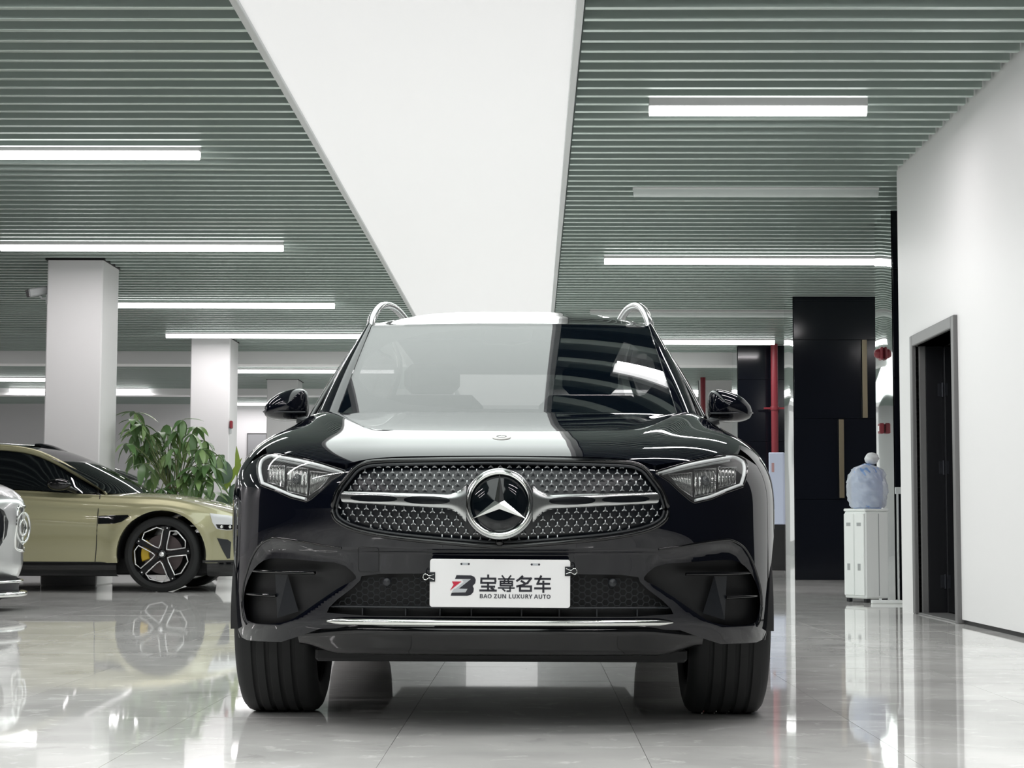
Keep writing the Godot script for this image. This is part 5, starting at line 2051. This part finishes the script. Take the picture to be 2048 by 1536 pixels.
func build_plants() -> void:
	var p := thing("potted_money_tree", "leafy green potted tree between the olive car and the columns", "plant", Vector3(-4.08, 0, -20.35))
	var pot := MB.new()
	pot.lathe([Vector2(0.0, 0.0), Vector2(0.15, 0.0), Vector2(0.165, 0.02), Vector2(0.205, 0.36), Vector2(0.21, 0.38), Vector2(0.19, 0.38), Vector2(0.18, 0.33), Vector2(0.0, 0.33)], 28)
	put("pot", pot, M.plate_white, p)
	for k in 3:
		var pth := []
		for i in 14:
			var f := i / 13.0
			var a := TAU * (k / 3.0 + f * 1.3)
			pth.append(Vector3(cos(a) * 0.035, 0.33 + f * 0.75, sin(a) * 0.035))
		var tb := MB.new()
		tb.tube(pth, 0.024, 8)
		put("trunk", tb, M.bark, p)
	# leaf clusters by their places in the crown (across, height, depth)
	var spots := []
	var px := [[255, 828], [238, 862], [282, 852], [248, 890], [300, 872], [330, 852], [362, 842], [392, 856], [408, 884], [372, 886], [340, 884], [312, 908], [276, 914], [236, 912], [356, 918], [392, 914], [418, 904], [438, 912], [334, 944], [370, 948], [402, 944], [420, 958], [308, 942], [346, 978], [378, 978], [406, 982], [428, 988], [322, 980], [300, 960], [352, 864], [290, 894], [262, 842], [318, 868], [386, 936], [360, 962], [266, 870], [400, 900], [382, 870], [330, 910], [432, 940], [345, 900], [310, 886], [415, 930], [368, 992], [395, 962], [285, 930], [255, 905], [340, 925]]
	for q in px:
		var dz := rng.randf_range(-0.42, 0.42)
		var zz := 20.35 + dz
		spots.append(Vector3(maxf((q[0] - 1067.4) / 3600.0 * zz + 4.08, -0.46), 0.67 + (1049.9 - q[1]) / 3600.0 * zz, -dz))
	var meshes := [leaf_mesh(0.21, 0.036, 0.30), leaf_mesh(0.18, 0.033, 0.55), leaf_mesh(0.24, 0.039, 0.42)]
	var br := MB.new()
	for s in spots:
		var root := Vector3(clampf(s.x, -0.05, 0.05), minf(1.06, s.y - 0.05), clampf(s.z, -0.05, 0.05))
		var mid: Vector3 = root.lerp(s, 0.55) + Vector3(0, 0.10, 0)
		br.tube(curve([root, mid, s], 4), 0.006, 5)
		var n := 6
		var t0 := rng.randf() * TAU
		for k in n:
			var o := put("leaf", meshes[rng.randi_range(0, 2)], M["leaf_%d" % rng.randi_range(0, 2)], p, s)
			o.rotation = Vector3(deg_to_rad(rng.randf_range(-12, 62)), t0 + TAU * k / n + rng.randf_range(-0.2, 0.2), rng.randf_range(-0.25, 0.25))
			o.scale = Vector3.ONE * rng.randf_range(0.9, 1.18)
	put("branches", br, M.stem, p)
	# a smaller plant behind it
	var r := thing("potted_rubber_plant", "small plant with one broad dark leaf and a pointed light leaf", "plant", Vector3(-3.72, 0, -22.0))
	var pot2 := MB.new()
	pot2.lathe([Vector2(0.0, 0.0), Vector2(0.13, 0.0), Vector2(0.17, 0.3), Vector2(0.155, 0.3), Vector2(0.15, 0.27), Vector2(0.0, 0.27)], 24)
	put("pot", pot2, M.plate_white, r)
	var st := MB.new()
	st.tube(curve([Vector3(0, 0.27, 0), Vector3(0.02, 0.8, 0), Vector3(0.0, 1.25, 0)], 6), 0.012, 6)
	put("stem", st, M.stem, r)
	for q in [[-0.06, 1.30, 0.12, 0.16, 1.35, 1.2], [0.12, 1.02, 0.1, 0.12, 0.6, 1.0], [-0.1, 0.9, -0.1, 0.12, -2.2, 0.9]]:
		var poly := PackedVector2Array()
		for k in 24:
			var a := TAU * k / 24
			poly.append(Vector2(cos(a) * 0.115, sin(a) * 0.15))
		var dm := dome(poly, Vector2.ZERO, Vector3.ZERO, 0.02, 2.0, 4)
		var o := put("broad_leaf", dm, M.leaf_dark, r, Vector3(q[0], q[1], q[2]))
		o.rotation = Vector3(-0.2, q[4] * 0.2, 0.2)
	for q in [[0.105, 1.42, 0.10], [0.06, 1.30, -0.5]]:
		var sp := MB.new()
		sp.grid([[Vector3(-0.03, -0.25, 0), Vector3(0.03, -0.25, 0.0)], [Vector3(-0.04, -0.05, 0.01), Vector3(0.04, -0.05, 0.01)], [Vector3(-0.022, 0.1, 0.015), Vector3(0.022, 0.1, 0.015)], [Vector3(-0.002, 0.2, 0.01), Vector3(0.002, 0.2, 0.01)]], false, false, -1.0)
		sp.orient(Vector3(0,0,1))
		var o := put("pointed_leaf", sp, M.leaf_lime, r, Vector3(q[0], q[1], 0.05))
		o.rotation = Vector3(0, 0, q[2])

func build_props() -> void:
	# water dispenser
	var d := thing("water_dispenser", "white water dispenser cabinet standing by the mirrored column", "dispenser", Vector3(2.955, 0, -16.08), deg_to_rad(-62.0))
	put("cabinet", bx(Vector3(-0.15, 0.035, -0.13), Vector3(0.15, 0.80, 0.13), 0.012), M.appliance, d)
	put("cabinet_top", bx(Vector3(-0.155, 0.80, -0.135), Vector3(0.155, 0.825, 0.135), 0.008), M.appliance, d)
	for x in [-0.073, 0.073]:
		var dr := put("cabinet_door", bx(Vector3(x - 0.068, 0.06, 0.128), Vector3(x + 0.068, 0.78, 0.142), 0.005), M.appliance, d)
		put("recess_handle", bx(Vector3(x - 0.02, 0.28, 0.1415), Vector3(x + 0.02, 0.34, 0.1435), 0.001), M.appliance_grey, dr)
		put("label_print", bx(Vector3(x - 0.03, 0.67, 0.1415), Vector3(x + 0.03, 0.70, 0.1425)), M.appliance_grey, dr)
	put("side_groove", bx(Vector3(0.148, 0.06, -0.02), Vector3(0.1515, 0.78, -0.012)), M.appliance_grey, d)
	for x in [-0.12, 0.12]:
		for z in [-0.10, 0.10]:
			put("foot", bx(Vector3(x - 0.02, 0, z - 0.02), Vector3(x + 0.02, 0.037, z + 0.02), 0.004), M.satin_black, d)
	# bottle wrapped in a plastic bag
	var b := thing("water_bottle", "blue water bottle in a crumpled clear bag on the dispenser", "bottle", Vector3(2.965, 0.825, -16.08))
	var bt := MB.new()
	bt.lathe([Vector2(0.0, 0.0), Vector2(0.12, 0.0), Vector2(0.138, 0.02), Vector2(0.14, 0.12), Vector2(0.134, 0.13), Vector2(0.14, 0.14), Vector2(0.14, 0.22), Vector2(0.134, 0.23), Vector2(0.14, 0.24), Vector2(0.138, 0.32), Vector2(0.11, 0.36), Vector2(0.05, 0.385), Vector2(0.03, 0.40), Vector2(0.0, 0.40)], 32)
	put("bottle_body", bt, M.bottle_blue, b)
	var bag := MB.new()
	var nz := FastNoiseLite.new()
	nz.seed = 5; nz.frequency = 9.0; nz.fractal_octaves = 3
	var rows := []
	for i in 40:
		var a := TAU * i / 40
		var row := []
		for j in 18:
			var f := j / 17.0
			var rad := 0.178 * pow(sin(PI * (0.16 + 0.80 * f)), 0.35) * (1.0 if f < 0.93 else 1.0 - (f - 0.93) * 8.0)
			rad += 0.035 * nz.get_noise_3d(cos(a) * 0.4, f * 0.6, sin(a) * 0.4)
			row.append(Vector3(cos(a) * rad, 0.006 + f * 0.385, sin(a) * rad))
		rows.append(row)
	bag.grid(rows, true, false, 1.0)
	put("plastic_bag", bag, M.bag, b)
	var kn := MB.new()
	rows = []
	for i in 20:
		var a := TAU * i / 20
		var row := []
		for j in 11:
			var e := PI * j / 10.0
			var rad := 0.062 * sin(e) * (1.0 + 0.35 * nz.get_noise_3d(cos(a) * 0.5 + 3, e * 0.4, sin(a) * 0.5))
			row.append(Vector3(cos(a) * rad + 0.045, 0.445 - 0.055 * cos(e), sin(a) * rad))
		rows.append(row)
	kn.grid(rows, true, false, 1.0)
	put("bag_knot", kn, M.bag_white, b)
	# power strip on the floor, cable duct on the column
	var ps := thing("power_strip", "white power strip lying on the floor by the dispenser", "power strip", Vector3(3.08, 0, -15.75))
	put("strip_body", bx(Vector3(-0.15, 0, -0.025), Vector3(0.12, 0.03, 0.025), 0.006), M.appliance, ps)
	var cb := MB.new()
	cb.tube(curve([Vector3(0.12, 0.015, 0), Vector3(0.16, 0.012, -0.05), Vector3(0.175, 0.012, -0.3), Vector3(0.17, 0.012, -0.5)], 5), 0.005, 6)
	put("cable", cb, M.satin_black, ps)
	for k in 3:
		put("socket", bx(Vector3(-0.12 + 0.075 * k, 0.029, -0.018), Vector3(-0.07 + 0.075 * k, 0.0315, 0.018), 0.001), M.appliance_grey, ps)
	var cd := thing("cable_duct", "thin white cable duct up the black column", "cable duct", Vector3(3.275, 0, -16.275))
	put("duct", bx(Vector3(-0.007, 0.0, -0.024), Vector3(0.007, 0.96, 0.008), 0.002), M.appliance, cd)
	put("outlet", bx(Vector3(-0.02, 0.96, -0.024), Vector3(0.03, 1.02, 0.010), 0.003), M.appliance, cd)
	# fire devices on the mirrored side of the near column
	var fs := thing("alarm_strobe", "red alarm sounder high on the mirrored column", "alarm", Vector3(3.243, 2.27, -16.72))
	put("alarm_base", bx(Vector3(-0.03, -0.06, -0.06), Vector3(0.0, 0.06, 0.06), 0.01), M.red_paint, fs)
	var al := MB.new()
	al.lathe([Vector2(0.0, 0.05), Vector2(0.03, 0.045), Vector2(0.045, 0.02), Vector2(0.045, 0.0)], 20, Vector3(-0.03, 0, 0), Vector3(-1, 0, 0))
	put("alarm_lens", al, M.red_paint, fs)
	var cp := thing("call_point", "red square manual call point on the mirrored column", "alarm", Vector3(3.243, 1.573, -16.72))
	put("call_case", bx(Vector3(-0.045, -0.048, -0.048), Vector3(0.0, 0.048, 0.048), 0.008), M.red_paint, cp)
	put("call_plate", bx(Vector3(-0.047, -0.025, -0.025), Vector3(-0.0445, 0.025, 0.025), 0.001), M.appliance, cp)
	# red pipes
	for q in [[Vector3(3.80, 0, -28.42), "red fire pipe in front of the black column", 0.056], [Vector3(3.28, 0, -34.9), "farther red pipe beside the black car's mirror", 0.05]]:
		var rp := thing("fire_pipe", q[1], "pipe", q[0], 0.0, "red fire pipes")
		var pb := MB.new()
		pb.tube([Vector3(0, 0.0, 0), Vector3(0, CEIL - 0.002, 0)], q[2], 16)
		put("pipe", pb, M.red_paint, rp)
		var cl := MB.new()
		cl.lathe([Vector2(q[2], -0.03), Vector2(q[2] + 0.012, -0.03), Vector2(q[2] + 0.012, 0.03), Vector2(q[2], 0.03)], 16, Vector3(0, 2.52, 0))
		cl.box(Vector3(-0.17, 2.505, -0.02), Vector3(0.17, 2.535, 0.02), 0.003)
		cl.box(Vector3(-0.02, 2.50, -0.29), Vector3(0.02, 2.54, 0.0), 0.003)
		put("pipe_clamp", cl, M.red_paint, rp)
	# pale cabinet on a black stand
	var ec := thing("wall_cabinet", "tall pale blue-white box on a black stand below the pipe", "cabinet", Vector3(3.70, 0, -27.45), deg_to_rad(-14))
	put("cabinet_body", bx(Vector3(-0.115, 0.69, -0.13), Vector3(0.115, 1.78, 0.1), 0.008), M.cabinet_blue, ec)
	put("cabinet_door", bx(Vector3(-0.105, 0.70, 0.1), Vector3(0.105, 1.77, 0.112), 0.004), M.cabinet_blue, ec)
	put("cabinet_notice", bx(Vector3(-0.07, 1.48, 0.1115), Vector3(-0.03, 1.62, 0.1135)), M.notice_red, ec)
	put("stand", bx(Vector3(-0.10, 0, -0.12), Vector3(0.115, 0.69, 0.09), 0.006), M.black_matt, ec)
	# security camera
	var sc := thing("security_camera", "small security camera on the side of the thick white column", "camera", Vector3(-5.32, 3.13, -19.62))
	put("bracket", bx(Vector3(-0.045, -0.07, -0.05), Vector3(0.0, 0.05, 0.05), 0.008), M.appliance_grey, sc)
	var ar := MB.new()
	ar.tube([Vector3(-0.04, 0.0, 0.0), Vector3(-0.09, 0.0, 0.02), Vector3(-0.12, 0.04, 0.03)], 0.014, 8)
	put("camera_arm", ar, M.appliance_grey, sc)
	var cbm := put("camera_body", bx(Vector3(-0.045, -0.045, -0.11), Vector3(0.045, 0.045, 0.11), 0.012), M.appliance_grey, sc, Vector3(-0.14, 0.075, 0.05))
	cbm.rotation = Vector3(0.25, -0.9, 0)
	var cf := put("camera_face", bx(Vector3(-0.04, -0.04, 0.108), Vector3(0.04, 0.04, 0.118), 0.004), M.gloss_black, cbm)
	var sd := thing("column_alarm", "small red alarm on the edge of the second white column", "alarm", Vector3(-4.70, 2.2, -27.75))
	put("alarm_case", bx(Vector3(0.0, -0.06, -0.06), Vector3(0.04, 0.06, 0.06), 0.012), M.red_paint, sd)
	put("alarm_plate", bx(Vector3(-0.005, -0.14, -0.04), Vector3(0.02, -0.06, 0.04), 0.004), M.appliance_grey, sd)
	# framed notice on the far wall
	var fr := thing("framed_notice", "grey framed notice on the far wall by the black car's mirror", "frame", Vector3(-6.66, 2.55, -43.2))
	put("notice_sheet", bx(Vector3(-0.22, -0.28, 0.0), Vector3(0.22, 0.28, 0.02)), M.notice_grey, fr)
	for q in [[-0.24, -0.30, -0.22, 0.30], [0.22, -0.30, 0.24, 0.30], [-0.22, 0.28, 0.22, 0.30], [-0.22, -0.30, 0.22, -0.28]]:
		put("frame_bar", bx(Vector3(q[0], q[1], 0.0), Vector3(q[2], q[3], 0.035), 0.003), M.frame_grey, fr)
